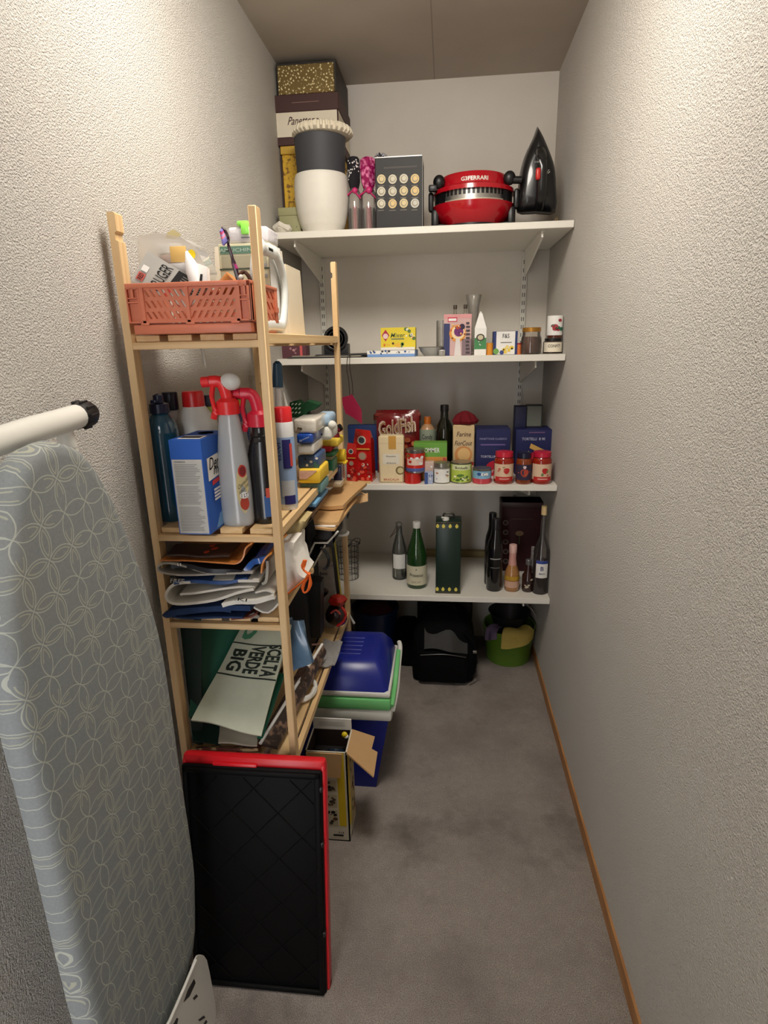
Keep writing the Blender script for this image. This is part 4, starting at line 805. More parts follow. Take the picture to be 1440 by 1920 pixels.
carton('small_packet', 'small blue and white packet standing between the cans', 'packet', 796, 812, 886, 911, Z3, .03, card(170, 180, 206), -.478, deco=lambda q, w, h, d: (q.panel(-w*.5, -w*.1, 0, h, -.0006, card(60, 84, 140)), q.spots(5, -w*.1, w*.4, h*.2, h*.8, -.001, [card(80, 90, 120), WHT], .002, .004)))
carton('small_packet', 'pale pink packet behind the small blue and white one', 'packet', 796, 814, 866, 905, Z3, .03, card(206, 180, 166), -.44, deco=lambda q, w, h, d: q.spots(6, -w*.3, w*.3, h*.3, h*.8, -.001, [card(180, 90, 80), WHT], .002, .004))
bottle('glass_jar', 'small glass jar with white paper label and silver lid', 'jar', 812, 845, 866, 912, Z3, [(.95, 0), (1, .05), (1, .72), (.92, .80)], glass((190, 188, 176), 'jar', .9, .3), -.475, cap=(.80, 1, .96, P((150, 146, 132), .3, .7)), part='jar_body', lab=labf(WHT, .06, .72, None, None, 1.0, strokes([card(150, 150, 150), card(190, 130, 90)], 5, .2)), liquid=(0, .7, card(196, 170, 140)))
def green(q, w, h, d):
    q.panel(-w*.5, w*.5, h*.62, h, -.0006, card(104, 160, 60)); q.panel(-w*.5, w*.5, 0, h*.62, -.0006, card(214, 146, 70)); q.tf('SOMMER', w*.02, h*.80, w*.52, h*.13, -.0012, WHT); q.panel(w*.38, w*.48, 0, h*.6, -.0012, card(190, 80, 70)); q.spots(6, -w*.4, w*.1, h*.2, h*.55, -.0012, [card(226, 180, 90), card(200, 100, 50)], .004, .01)
carton('cereal_carton', 'green and orange carton behind the cans on the third shelf', 'box', 776, 838, 830, 890, Z3, .05, card(104, 160, 60), -.40, deco=green)
bottle('syrup_bottle', 'small bottle with orange cap and green white label', 'bottle', 786, 817, 781, 880, Z3, [(.9, 0), (1, .05), (1, .75), (.6, .84), (.42, .87)], P((196, 150, 110), .3), -.26, cap=(.86, 1, .42, plastic(206, 110, 30)), lab=labf(card(150, 160, 140), .40, .78, 'Condy', DKTXT, 1.2))
OLV = P((20, 22, 12), .12, var=.05, coat=.5)
bottle('olive_oil_bottle', 'dark green olive oil bottle at the back of the third shelf', 'bottle', 816, 850, 759, 885, Z3, [(.95, 0), (1, .03), (1, .60), (.85, .70), (.46, .80), (.42, .92)], OLV, -.30, cap=(.91, 1, .46, BLACK))
bottle('food_can', 'yellow green vegetable can with black script', 'can', 845, 884, 865, 910, Z3, CAN, P((150, 150, 140), .3, .8), -.472, part='can_body', lab=lambda T, R, h: (lambda q: (q.band(R, h*.07, h*.93, card(186, 206, 84), 1.5), q.band(R, h*.66, h*.92, card(214, 220, 170), 1.0, off=.0008), q.tw('Bonduelle', h*.78, R*1.2, h*.12, R+.0014, DKTXT), strokes([card(60, 100, 40), card(236, 236, 200), card(90, 130, 50)], 26, .16)(q, R+.0004, h, .08, .5)))(T.part('printed_label')))
def fl2(q, w, h, d):
    q.tf('Farine', w*.02, h*.83, w*.66, h*.09, -.001, card(84, 60, 40), .2); q.tf("FiorCout", 0, h*.66, w*.8, h*.09, -.001, card(60, 40, 30), .2); q.disc(0, h*.44, w*.42, -.0008, card(206, 140, 80), sx=1); q.disc(.002, h*.45, w*.3, -.0012, card(226, 184, 120)); q.panel(-w*.5, w*.5, 0, h*.30, -.0014, card(160, 40, 30)); q.panel(w*.1, w*.5, h*.0, h*.24, -.0018, card(200, 170, 150))
carton('flour_packet', 'cream flour packet with a red base and brown lettering', 'packet', 849, 889, 797, 882, Z3, .05, card(206, 180, 136), -.36, deco=fl2, bev=.004)
T = Thing('cloth_bag', 'dark red crumpled cloth bag lying on top of the flour packet', 'bag'); q = T.solo(); zf = Z3+spot(849, 889, 797, 882, Z3, -.36)[3]; p = oY(873, 790, -.35)
q.lathe([(0, 0), (.045, .001), (.052, .012), (.036, .035), (.012, .050), (0, .052)], cloth(104, 22, 30), (p.x-.002, -.335, zf+.001), 26, sx=.92, sy=.6, wob=lambda a, z: 1+.14*math.sin(4*a+50*z)+.08*math.sin(9*a)); q.sharp = 25; T.done()
def tuna(T, R, h): q = T.part('printed_label'); q.label = 'blue and pink fish label'; q.band(R, h*.36, h*.88, card(128, 176, 206), 1.5); q.band(R, h*.02, h*.36, plastic(196, 70, 80), 1.5); strokes([card(40, 80, 140), WHT], 6, .25)(q, R, h, .4, .85)
bottle('food_can', 'low blue and red fish can left of the first sauce jar', 'can', 886, 921, 877, 911, Z3, CAN, STEEL, -.476, part='can_body', lab=tuna)
def navy1(q, w, h, d):
    q.tf('PANETTONE CLASSICO', 0, h*.80, w*.78, h*.04, -.001, card(150, 150, 190)); q.tf('TORTELLINI  8 90', 0, h*.42, w*.70, h*.05, -.001, card(200, 200, 220)); q.lines(1, -w*.36, w*.36, h*.66, h*.69, -.001, card(110, 90, 150), 1, 0)
carton('navy_carton', 'navy blue pasta carton, left of the two on the third shelf', 'box', 892, 956, 805, 890, Z3, .12, NAVY, -.33, deco=lambda q, w, h, d: (navy1(q, w, h, d), q.disc(w*.08, h*.12, w*.30, -.0014, card(190, 24, 50), sx=1), q.tf('Barilla', w*.04, h*.12, w*.36, h*.09, -.002, WHT, .2)))
def navy2(q, w, h, d):
    q.tf('TORTELLI  8 90', -w*.02, h*.80, w*.62, h*.06, -.001, card(200, 200, 220)); q.lines(1, -w*.15, w*.28, h*.93, h*.955, -.001, card(110, 80, 120), 1, 0); q.poly([(-w*.12, h*.60), (-w*.08, h*.70), (w*.30, h*.55), (w*.27, h*.45)], -.001, card(214, 170, 90)); q.poly([(-w*.24, h*.42), (-w*.14, h*.54), (-w*.08, h*.46), (-w*.2, h*.36)], -.001, card(214, 200, 150))
    q.disc(0, h*.26, w*.3, -.0010, card(190, 24, 50))
carton('navy_carton', 'navy blue pasta carton, right of the two on the third shelf', 'box', 966, 1035, 806, 892, Z3, .12, NAVY, -.30, deco=navy2)
zn = Z3+spot(966, 1035, 806, 892, Z3, -.30)[3]+.001
T = Thing('navy_box', 'narrow upright navy box on the back edge of the right pasta carton', 'box'); q = T.solo(); q.box(oY(955, 780, -.24).x+.022, oY(986, 780, -.24).x, -.25, -.185, zn, oY(970, 762, -.24).z, card(28, 32, 66), .002); T.done()
T = Thing('framed_card', 'grey green box with dark edge standing on the right pasta carton', 'box'); q = T.solo(); a, b = oY(985, 780, -.23).x+.003, oY(1018, 780, -.23).x; zt_ = oY(1000, 760, -.23).z; q.box(a, b, -.23, -.185, zn, zt_, card(60, 62, 60), .002); q.panel(a+.004, b-.007, zn+.004, zt_-.004, -.2306, card(112, 116, 106)); T.done()
def sauce(l, r, t_, b_, lab, lid, name, dark=False):
    SA = P((150, 34, 16), .12, var=.15, vs=90, coat=.5) if not dark else P((128, 56, 22), .12, var=.15, vs=90, coat=.5)
    def L(T, R, h):
        q = T.part('paper_label'); q.band(R, h*.14, h*.64, card(222, 190, 160) if not dark else card(40, 34, 60), 1.25); 
        if not dark: q.band(R, h*.10, h*.24, card(190, 40, 36), 1.0, off=.0008); q.band(R, h*.16, h*.19, card(226, 180, 170), .5, off=.0014)
        for a, c, z, s in (((-.05, card(190, 36, 40), .42, .30),) if not dark else ((0, card(170, 60, 40), .36, .5), (0, card(214, 190, 196), .55, .2))):
            rq = R+.0016; a = -PI/2+a+.25*(not dark); q.add([(rq*math.cos(a+s*math.cos(t)), rq*math.sin(a+s*math.cos(t)), z*h+s*R*(math.sin(t)+.3*abs(math.cos(t)))) for t in [2*PI*j/14 for j in range(14)]], [list(range(14))], c)
        strokes([card(110, 130, 70), card(200, 80, 70)], 5, .14)(q, R+.0008, h, .2, .62)
    bottle('sauce_jar', lab, 'jar', l, r, t_, b_, Z3, [(.92, 0), (1, .05), (1, .70), (.94, .77), (.84, .82)], SA, -.478, cap=(.84, 1, .90, lid), part='glass_jar', lab=L)
sauce(926, 963, 846, 909, 'tomato sauce jar with red lid, left of the dark lidded jar', plastic(196, 36, 58), 'a')
sauce(967, 997, 848, 907, 'pesto sauce jar with dark navy lid between two red lidded jars', P((24, 26, 50), .3), 'b', True)
sauce(997, 1034, 846, 911, 'tomato sauce jar with red lid at the right end of the shelf', plastic(190, 30, 60), 'c')
# ================================================================ lowest wall shelf
x, y, w, h = spot(735, 763, 976, 1088, Z4, None, True); R = w/2
T = Thing('swing_top_bottle', 'clear swing-top bottle with white label, half filled with water', 'bottle', TR(x, y, Z4))
T.part('glass_body').open_lathe([(R*.95, 0), (R, .01), (R, h*.48), (R*.85, h*.58), (R*.42, h*.78), (R*.36, h*.92), (R*.28, h*.92), (R*.3, h*.78), (R*.8, h*.56), (R*.9, h*.46), (R*.88, .01)], glass((206, 210, 204), 'b', .9, .05), seg=28)
T.part('stopper').lathe([(0, h*.92), (R*.36, h*.92), (R*.32, h*.97), (0, h*.98)], P((180, 176, 168), .3), seg=14)
q = T.part('wire_clip'); q.label = 'rusty wire clip'; WC = P((120, 100, 84), .4, .6)
q.tube([(-R*.4, 0, h*.97), (-R*.5, -R*.2, h*.86), (-R*1.2, -R*.3, h*.72)], .0015, WC, 6); q.tube([(R*.4, 0, h*.95), (-R*.1, -R*.45, h*.86), (-R*1.2, -R*.3, h*.72)], .0015, WC, 6)
T.part('paper_label').band(R, h*.20, h*.45, WHT, .9); T.part('water').lathe([(0, .006), (R*.86, .008), (R*.86, h*.18), (0, h*.18)], glass((206, 214, 210), 'w', .9, .1), seg=24); T.done()
GG = P((30, 62, 26), .1, var=.1, coat=.6)
bottle('wine_bottle', 'green bottle with white cap and cream label on the lowest shelf', 'bottle', 762, 801, 978, 1105, Z4, [(.95, 0), (1, .02), (1, .46), (.92, .55), (.60, .72), (.36, .86), (.32, .92)], GG, cap=(.91, 1, .38, P((206, 204, 198), .4)), lab=lambda T, R, h: (lambda q: (q.band(R, h*.06, h*.36, card(206, 200, 174), 1.3), q.tw('Prosecco', h*.22, R*1.35, h*.05, R+.001, DKTXT), q.tw('A', h*.31, R*.2, h*.03, R+.001, DKTXT), q.tw('DOC 1917', h*.11, R*.9, h*.025, R+.001, card(120, 110, 90))))(T.part('paper_label')))
x, y, w, h = spot(817, 864, 978, 1113, Z4, None); d = .085
T = Thing('olive_oil_tin', 'tall dark green oil tin with yellow olives along its edges', 'tin', TR(x, y, Z4)); DGN = P((24, 44, 36), .35, var=.04)
q = T.part('tin_body'); q.box(-w/2, w/2, 0, d, 0, h, DGN, .006, 2)
for z in (.004, h-.006): q.box(-w/2-.001, w/2+.001, -.001, d+.001, z-.004, z+.004, P((70, 66, 54), .35, .6), .002)
q.box(w/2-.002, w/2+.0008, d*.18, d*.22, .006, h-.006, P((150, 146, 120), .4, .5))
q2 = T.part('olive_print'); q2.label = 'row of yellow olive drops'; YO = card(222, 206, 92)
def drop(cx, cz, fn): q2.add([fn(cx+.0065*math.cos(t)*(1 if math.sin(t) < 0 else 1-.55*math.sin(t)), cz+.009*math.sin(t)) for t in [2*PI*k/14 for k in range(14)]], [list(range(14))], YO)
for k in range(4):
    cx_ = -w/2+.004+k*(w-.006)/3.6
    for zz in (.020, h-.018): drop(max(cx_, -w/2+.0068), zz, lambda a, b: (a, -.0014, b))
for zz in (.020, h-.018): drop(d*.6, zz, lambda a, b: (w/2+.0014, a, b))
q = T.part('carry_handle'); q.tube(smooth([(-w*.2, d*.5, h), (-w*.18, d*.5, h+.02), (w*.18, d*.5, h+.02), (w*.2, d*.5, h)], 4), .004, P((60, 58, 50), .35, .6), 8); q = T.part('spout_cap'); q.label = 'white pull-up spout'; q.lathe([(0, h), (.014, h), (.014, h+.009), (0, h+.009)], WHITE, (-w*.12, d*.28, 0), 16); q.tube([(-w*.12, d*.2, h+.01), (-w*.28, d*.12, h+.014)], .0035, WHITE, 8); T.done()
T = Thing('wooden_batten', 'long pale brown wooden strip lying at the back behind the oil tin', 'wood'); q = T.solo(); q.box(oY(770, 1045, -.03).x, oY(925, 1045, -.03).x, -.035, -.006, Z4, Z4+.030, P((150, 134, 92), .6), .002); T.done()
BG = P((14, 13, 14), .12, var=.05, coat=.5)
WB = [(.95, 0), (1, .02), (1, .60), (.90, .68), (.60, .77), (.52, .84), (.48, .94)]
bottle('wine_bottle', 'black wine bottle standing in front beside the pink mini bottle', 'bottle', 913, 943, 972, 1110, Z4, WB, BG, cap=(.86, 1, .54, P((24, 20, 26), .3)), lab=lambda T, R, h: (lambda q: (q.band(R, h*.46, h*.475, card(150, 150, 150), .7), q.band(R, h*.34, h*.347, card(120, 120, 120), .6)))(T.part('print')))
bottle('wine_bottle', 'black wine bottle partly hidden behind the other black bottle', 'bottle', 909, 935, 961, 1098, Z4, WB, BG, cap=(.86, 1, .54, P((20, 20, 24), .3)))
T = Thing('bottle_case', 'dark maroon case with round dials standing behind the bottles', 'case'); Yd = -.20; q = T.part('case_body'); MR = P((66, 32, 36), .55, var=.1, spec=.2); a, b = oY(939, 1000, Yd).x, oY(1024, 1000, Yd).x; zt_ = oY(980, 942, Yd).z
q.box(a, b, Yd, Yd+.10, Z4, zt_, MR, .004); q.box(a-.002, b+.002, Yd-.003, Yd+.10, zt_-.026, zt_, P((60, 36, 38), .45), .003)
q = T.part('dial'); q.label = 'row of grey round studs'
for k in range(5): p = oY(948, 980+k*18, Yd); q.disc(p.x, p.z, .012, Yd-.001, P((140, 124, 120), .4)); q.disc(p.x, p.z, .008, Yd-.0016, P((60, 44, 46), .4))
q = T.part('wire_pull'); p = oY(956, 972, Yd); p2 = oY(998, 972, Yd); q.tube([(p.x, Yd-.004, p.z-.012), (p.x+.006, Yd-.008, p.z), (p2.x, Yd-.008, p2.z)], .0016, P((140, 120, 110), .3, .7), 6)
q = T.part('emblem'); q.label = 'tan leaf emblem'; p = oY(974, 1000, Yd); q.disc(p.x, p.z, .012, Yd-.0012, card(150, 120, 90), sx=1.5); q.panel(p.x-.002, p.x+.002, p.z-.05, p.z, Yd-.001, card(80, 110, 70)); T.done()
bottle('mini_bottle', 'small sparkling wine bottle with pink foil neck and gold label', 'bottle', 946, 975, 1021, 1111, Z4, [(.8, 0), (.96, .03), (1, .2), (.94, .40), (.52, .58), (.42, .7), (.42, .84)], P((170, 120, 70), .12, coat=.5), cap=(.83, 1, .5, P((216, 176, 166), .35)), lab=lambda T, R, h: (T.part('paper_label').band(R, h*.10, h*.24, card(200, 160, 140), 1.2), T.part('foil_neck').lathe([(R*.56, h*.56), (R*.46, h*.70), (R*.46, h*.83)], P((206, 150, 140), .35), seg=20), T.part('gold_band').band(R, h*.26, h*.35, P((214, 168, 60), .3, .4), 1.2)))
bottle('small_bottle', 'small dark bottle with white drawing on its label', 'bottle', 979, 1001, 1049, 1111, Z4, [(.95, 0), (1, .04), (1, .50), (.5, .64), (.42, .86)], P((48, 24, 20), .15, coat=.5), cap=(.84, 1, .5, P((120, 120, 120), .3, .5)), lab=lambda T, R, h: strokes([card(190, 180, 160), card(40, 30, 30)], 10, .3)(T.part('paper_label'), R, h, .08, .5))
bottle('slim_bottle', 'slim clear bottle neck behind the small dark bottle', 'bottle', 991, 1004, 1025, 1100, Z4, [(1, 0), (1, .6), (.5, .75), (.5, 1)], glass((206, 200, 196), 's', .9, .3), part='glass_body')
bottle('liqueur_bottle', 'tall clear long-necked bottle with cork, dark liquid and blue white label', 'bottle', 1001, 1031, 948, 1116, Z4, [(.9, 0), (1, .02), (1, .50), (.62, .60), (.34, .66), (.30, .95)], glass((206, 200, 198), 'l', .9, .03), cap=(.90, 1, .34, P((206, 180, 130), .7)), part='glass_body', liquid=(0, .38, P((44, 16, 18), .2)), lab=lambda T, R, h: (lambda q: (q.band(R, h*.20, h*.40, WHT, .8), q.band(R, h*.365, h*.40, card(50, 70, 150), .8, off=.001), q.tw('B', h*.31, R*.4, h*.05, R+.0012, card(40, 50, 110)), q.tw('BIO', h*.25, R*.7, h*.02, R+.0012, card(40, 50, 110))))(T.part('paper_label')))
x, y, w, h = spot(630, 672, 985, 1045, Z4, -.36, True)
T = Thing('wire_basket', 'small round dark wire basket at the left of the lowest shelf', 'basket'); WB_ = P((70, 68, 72), .35, .7); hb_ = .155; p = oY(651, 1040, y); R = w/2*1.0
q = T.part('wire_frame')
for k in range(7): z = Z4+.004+k*hb_/6; q.tube([(x+R*(.9+.1*k/6)*math.cos(t), y+R*(.9+.1*k/6)*math.sin(t), z) for t in [2*PI*j/20 for j in range(20)]], .0012, WB_, 5, close=True)
for j in range(18): t = 2*PI*j/18; q.tube([(x+R*.9*math.cos(t), y+R*.9*math.sin(t), Z4+.004), (x+R*math.cos(t), y+R*math.sin(t), Z4+.004+hb_)], .001, WB_, 5)
for k in range(2):
    q = T.part('wire_handle'); q.tube(smooth([(x+R*.1, y-R, Z4+hb_), (x+R*.8, y-R*.9, Z4+hb_+.04-.015*k), (x+R*1.2, y-.3*R, Z4+hb_+.028-.015*k), (x+R, y, Z4+hb_)], 4), .0018, WB_, 6)
T.done()
# ================================================================ rack: top shelf
ZA, ZB, ZC, ZD = SHZ['A'], SHZ['B'], SHZ['C'], SHZ['D']
SAL = P((206, 118, 88), .42, var=.03); YC0 = -1.586
def F(px, py, Y): p = oY(px, py, Y); return (p.x, p.z)
cx0, cx1 = F(236, 560, YC0)[0], F(471, 560, YC0)[0]; ct = F(350, 528, YC0)[1]; cb0 = ZA+.001
CD = .172; WC_ = cx1-cx0; HC = ct-cb0
T = Thing('folding_crate', 'salmon pink plastic folding crate on the top shelf of the pine rack', 'crate')
q = T.part('base'); q.box(cx0+.006, cx1-.004, YC0+.002, YC0+CD-.002, cb0, cb0+HC*.20, SAL, .003)
q.box(cx0+.01, cx1-.008, YC0+.006, YC0+CD-.006, cb0+HC*.19, cb0+HC*.215, P((120, 56, 44), .5)); 
for k in (.13, .5, .86): q.box(cx0+WC_*k-.008, cx0+WC_*k+.008, YC0-.0005, YC0+.004, cb0+HC*.185, cb0+HC*.225, SAL, .001)
def slotted(q, u0, u1, z0, z1, place, th, cols=7, rows=3, flip=False, m=SAL):
    """wall with slanted slots: cells of slat, bars between rows; place(u, z, d) puts a point"""
    def quadbox(a, b, c, d): # 4 uv pts extruded by th
        pts = [place(*p, 0) for p in (a, b, c, d)]+[place(*p, th) for p in (a, b, c, d)]
        q.add(pts, [(0, 1, 2, 3), (7, 6, 5, 4), (0, 4, 5, 1), (1, 5, 6, 2), (2, 6, 7, 3), (3, 7, 4, 0)], m)
    rh = (z1-z0)/rows; bar = rh*.34; sw = (u1-u0)/cols; sl = sw*.62*(1 if flip else -1)
    quadbox((u0, z0), (u1, z0), (u1, z0+bar*.5), (u0, z0+bar*.5))
    for r in range(rows):
        a, b = z0+r*rh+bar*.5, z0+(r+1)*rh-bar*.5; c = min(z1, b+bar)
        quadbox((u0, b), (u1, b), (u1, c if r < rows-1 else z1), (u0, c if r < rows-1 else z1))
        for k in range(cols+1):
            ua = u0+(k-.31)*sw; ub = ua+sw*.62; cl = lambda v: min(u1, max(u0, v)); quadbox((cl(ua-sl/2), a), (cl(ub-sl/2), a), (cl(ub+sl/2), b), (cl(ua+sl/2), b))
z0, z1 = cb0+HC*.225, cb0+HC*.93; ua, um, ub = cx0+WC_*.115, cx0+WC_*.49, cx0+WC_*.90
q = T.part('front_panel')
pf_ = lambda yy: (lambda u, z, d: (u, yy+d, z))
slotted(q, ua+.006, um-.003, z0+.004, z1-.002, pf_(YC0+.004), .003, flip=False); slotted(q, um+.003, ub-.006, z0+.004, z1-.002, pf_(YC0+.004), .003, flip=True)
for a, b in ((ua-.002, ua+.006), (um-.003, um+.003), (ub-.006, ub)): q.box(a, b, YC0+.001, YC0+.008, z0, z1, SAL)
q.box(ua, ub, YC0+.001, YC0+.008, z0, z0+.004, SAL); q.box(cx0+.004, ub+.002, YC0-.001, YC0+.009, z1-.002, ct, SAL, .0015)
for a, b in ((cx0, ua-.002), (ub, cx1)):
    q = T.part('corner_frame')
    q.box(a+.003, b-.001, YC0+.006, YC0+.010, z0, ct-.002, SAL)
    for za, zb_2 in ((z0, z0+.003), (z0+(z1-z0)*.56, z0+(z1-z0)*.60), (z0+(z1-z0)*.68, z0+(z1-z0)*.71), (ct-.010, ct)): q.box(a, b, YC0, YC0+.009, za, zb_2, SAL, .0008)
    q.box(a, a+.0025, YC0, YC0+.009, z0, ct-.008, SAL); q.box(b-.0025, b, YC0, YC0+.009, z0, ct-.006, SAL); m_ = (a+b)/2; q.box(m_-.002, m_+.002, YC0, YC0+.009, z0+(z1-z0)*.70, ct-.008, SAL)
q = T.part('side_panel'); q.label = 'right side panel with slots'; px_ = lambda xx: (lambda u, z, d: (xx-d, u, z))
slotted(q, YC0+.02, YC0+CD-.02, z0, z1, px_(cx1-.002), .003, 5)
for a, b in ((YC0, YC0+.02), (YC0+CD-.02, YC0+CD)): q.box(cx1-.008, cx1, a, b, z0, ct, SAL, .001)
q.box(cx1-.008, cx1+.001, YC0+.002, YC0+CD, z1, ct, SAL, .0015); q.box(cx1-.010, cx1+.002, YC0+CD-.026, YC0+CD-.002, z0+.02, z0+.03, SAL)
q = T.part('side_panel'); q.label = 'left side panel'; q.box(cx0, cx0+.004, YC0+.01, YC0+CD, z0, ct, SAL, .001)
q = T.part('back_panel'); slotted(q, cx0+.01, cx1-.01, z0, z1, pf_(YC0+CD-.005), .003, 14); q.box(cx0, cx1, YC0+CD-.008, YC0+CD, z1, ct, SAL, .001); T.done()
# things in the crate
def slab(name, label, cat, pts, Y, dy, th, mat, deco=None, tilt=0):
    """flat rigid thing traced at its distance: bottom-left, bottom-right, top-right, top-left; top leans back by dy"""
    a, b, c, d = pts; A, B_, C_, D_ = oY(*a, Y), oY(*b, Y), oY(*c, Y+dy), oY(*d, Y+dy); n = (B_-A).cross(D_-A).normalized()
    if n.y > 0: n = -n
    T = Thing(name, label, cat); q = T.part('card') if deco and cat == 'x' else T.solo()
    q.hexa([A, B_, B_-n*th, A-n*th, D_, C_, C_-n*th, D_-n*th], mat)
    def S(u, v, e=.0006): p = (A*(1-u)+B_*u)*(1-v)+(D_*(1-u)+C_*u)*v; return tuple(p+n*e)
    if deco: deco(q, S)
    T.done(); return T
def sq(q, S, u0, u1, v0, v1, m, e=.0006): q.add([S(u0, v0, e), S(u1, v0, e), S(u1, v1, e), S(u0, v1, e)], [(0, 1, 2, 3)], m)
def blist(q, S):
    sq(q, S, .10, .90, .74, .97, P((170, 168, 162), .35)); q.txt('BURGNER', .9, .11, lambda a, b: S(.5+a, .68+b-.04*a, .0012), DKTXT); sq(q, S, .03, .30, .82, .93, card(190, 90, 80), .0012); q.txt('1+1', .2, .06, lambda a, b: S(.17+a, .875+b, .0018), DKTXT)
    sq(q, S, .40, .58, .84, .92, WHT, .0012); sq(q, S, .50, .97, .05, .58, DKTXT, .001)
    for k in range(5): sq(q, S, .55, .92, .10+k*.095, .12+k*.095, card(150, 148, 144), .0014)
    sq(q, S, .02, .20, .03, .14, card(200, 50, 40), .0012)
YK = YC0+.03
slab('battery_blister', 'grey blister card with bold black lettering sticking out of the salmon crate', 'packaging', [(246, 548), (330, 575), (392, 528), (268, 466)][0:1]+[(350, 590), (348, 520), (276, 471)], YK, .03, .002, P((176, 174, 168), .35), None) if 0 else None
# blister card: long axis turned
A = [(243, 525), (340, 590), (352, 527), (278, 470)]
def blc(q, S):
    q.txt('KRUGER', .92, .17, lambda a, b: S(.36+b*-1+.0, .5-a, .0012) if 0 else S(.40-b, .50+a, .0012), DKTXT)
    sq(q, S, .06, .20, .22, .44, card(186, 90, 80), .0012); q.txt('RED', .10, .07, lambda a, b: S(.13-b, .33+a, .0018), DKTXT); sq(q, S, .06, .18, .50, .68, WHT, .0012)
    sq(q, S, .56, .98, .35, .97, P((40, 38, 38), .3), .0012)
    for k in range(6): sq(q, S, .60, .95, .42+k*.085, .445+k*.085, P((150, 148, 144), .3), .0018)
    sq(q, S, .70, .92, .02, .22, card(200, 50, 40), .0012)
slab('battery_blister', 'grey blister card with bold black lettering sticking out of the salmon crate', 'packaging', [(246, 526), (352, 580), (392, 540), (277, 470)], YK, .015, .002, P((176, 174, 168), .35), lambda q, S: (
    q.txt('KRUGER', .86, .20, lambda a, b: S(.36-b*.9+.0, .50+a, .0012), DKTXT), sq(q, S, .04, .16, .12, .36, card(186, 90, 80), .0012), q.txt('RED', .18, .07, lambda a, b: S(.10-b, .24+a, .0018), DKTXT),
    sq(q, S, .05, .15, .42, .60, WHT, .0012), sq(q, S, .52, .99, .50, .98, P((36, 34, 34), .3), .0012), [sq(q, S, .62, .97, .56+k*.075, .58+k*.075, P((150, 148, 144), .3), .0018) for k in range(5)], sq(q, S, .55, .62, .05, .30, card(200, 50, 40), .0012)))
PLB = glass((238, 234, 228), 'bag', .95, .30)
T = Thing('plastic_bag', 'clear plastic bag with dressings and a yellow oval label in the salmon crate', 'bag'); Yb = YK+.035
q = T.part('film'); pa = [(262, 528), (258, 443), (292, 436), (340, 445), (366, 462), (388, 505), (388, 530)]
c3 = [oY(*p, Yb) for p in pa]; c4 = [p+Vector((0, .05, 0)) for p in c3]; n = len(c3)
q.add([tuple(p) for p in c3+c4], [list(range(n)), list(range(2*n-1, n-1, -1))]+[(i, i+n, (i+1) % n+n, (i+1) % n) for i in range(n)], PLB)
q = T.part('gauze_pack'); q.label = 'white and beige dressing packs'; 
a, b = F(296, 500, Yb)[0], F(340, 500, Yb)[0]; q.box(a, b, Yb+.006, Yb+.012, F(300, 527, Yb)[1], F(300, 456, Yb)[1], WHT, .001); q.panel(a+.005, a+.024, F(300, 478, Yb)[1], F(300, 474, Yb)[1], Yb+.0055, card(170, 160, 130))
q.box(F(303, 500, Yb)[0], F(330, 500, Yb)[0], Yb+.003, Yb+.0055, F(300, 495, Yb)[1], F(300, 478, Yb)[1], card(226, 190, 176), .001); q.box(F(322, 500, Yb)[0], F(352, 500, Yb)[0], Yb-.001, Yb+.002, F(300, 493, Yb)[1], F(300, 463, Yb)[1], card(232, 190, 110), .001)
q.box(F(313, 500, Yb)[0], F(350, 500, Yb)[0], Yb-.006, Yb-.002, F(300, 527, Yb)[1], F(300, 496, Yb)[1], paper(206, 202, 200), .001)
q = T.part('yellow_label'); q.label = 'bright yellow oval label'; c = F(359, 477, Yb-.012); q.disc(c[0], c[1], .0085, Yb-.012, plastic(244, 214, 20), sx=.9)
q = T.part('paper_tag'); q.label = 'cream folded paper end'; q.poly([F(300, 444, Yb), F(305, 432, Yb), F(316, 426, Yb), F(331, 436, Yb), F(322, 445, Yb)], Yb+.02, card(206, 190, 140)); T.done()
T = Thing('white_tube', 'white plastic tube leaning to the right inside the salmon crate', 'tube'); q = T.solo(); q.tube([oY(368, 545, YK+.02), oY(358, 495, YK+.02), oY(350, 472, YK+.025)], [.012, .011, .003], P((236, 236, 234), .25), 14); T.done()
slab('paper_box', 'small white folded carton with a black mark in the salmon crate', 'box', [(352, 540), (390, 540), (388, 500), (366, 492)], YK+.012, .01, .012, WHT, lambda q, S: sq(q, S, .55, .70, .3, .6, DKTXT, .001))
# toothbrush
T = Thing('toothbrush', 'purple and black toothbrush sticking up from the salmon crate', 'toothbrush'); YT = YK+.01; H_ = lambda px, py: tuple(oY(px, py, YT))
q = T.part('handle'); q.tube(smooth([H_(453, 545), H_(446, 520), H_(440, 500), H_(434, 478), H_(428, 458), H_(428, 446), H_(422, 432), H_(416, 427)], 3), [.0045]*8+[.003]*4+[.0024]*10, P((44, 16, 34), .25), 8)
q.tube([H_(438, 494), H_(443, 505)], .0044, plastic(170, 50, 120), 8)
q = T.part('bristles'); q.label = 'pink and violet bristles'
for k in range(10):
    t = k/9; a = oY(417+9*t, 430+21*t, YT); b = oY(413+4*t+1, 432+24*t+3, YT-.006); q.tube([a, b], .0026, (plastic(196, 60, 110), plastic(120, 110, 180))[k > 5 or k % 3 == 0], 5)
T.done()
T = Thing('orange_bottle', 'amber bottle with white cap lying in the corner of the crate', 'bottle'); q = T.part('body'); q.tube([oY(420, 545, YK+.03), oY(438, 522, YK+.03)], .017, P((196, 120, 50), .2), 14); q = T.part('cap'); q.ball(tuple(oY(452, 520, YK-.002)), .005, WHITE); T.done()
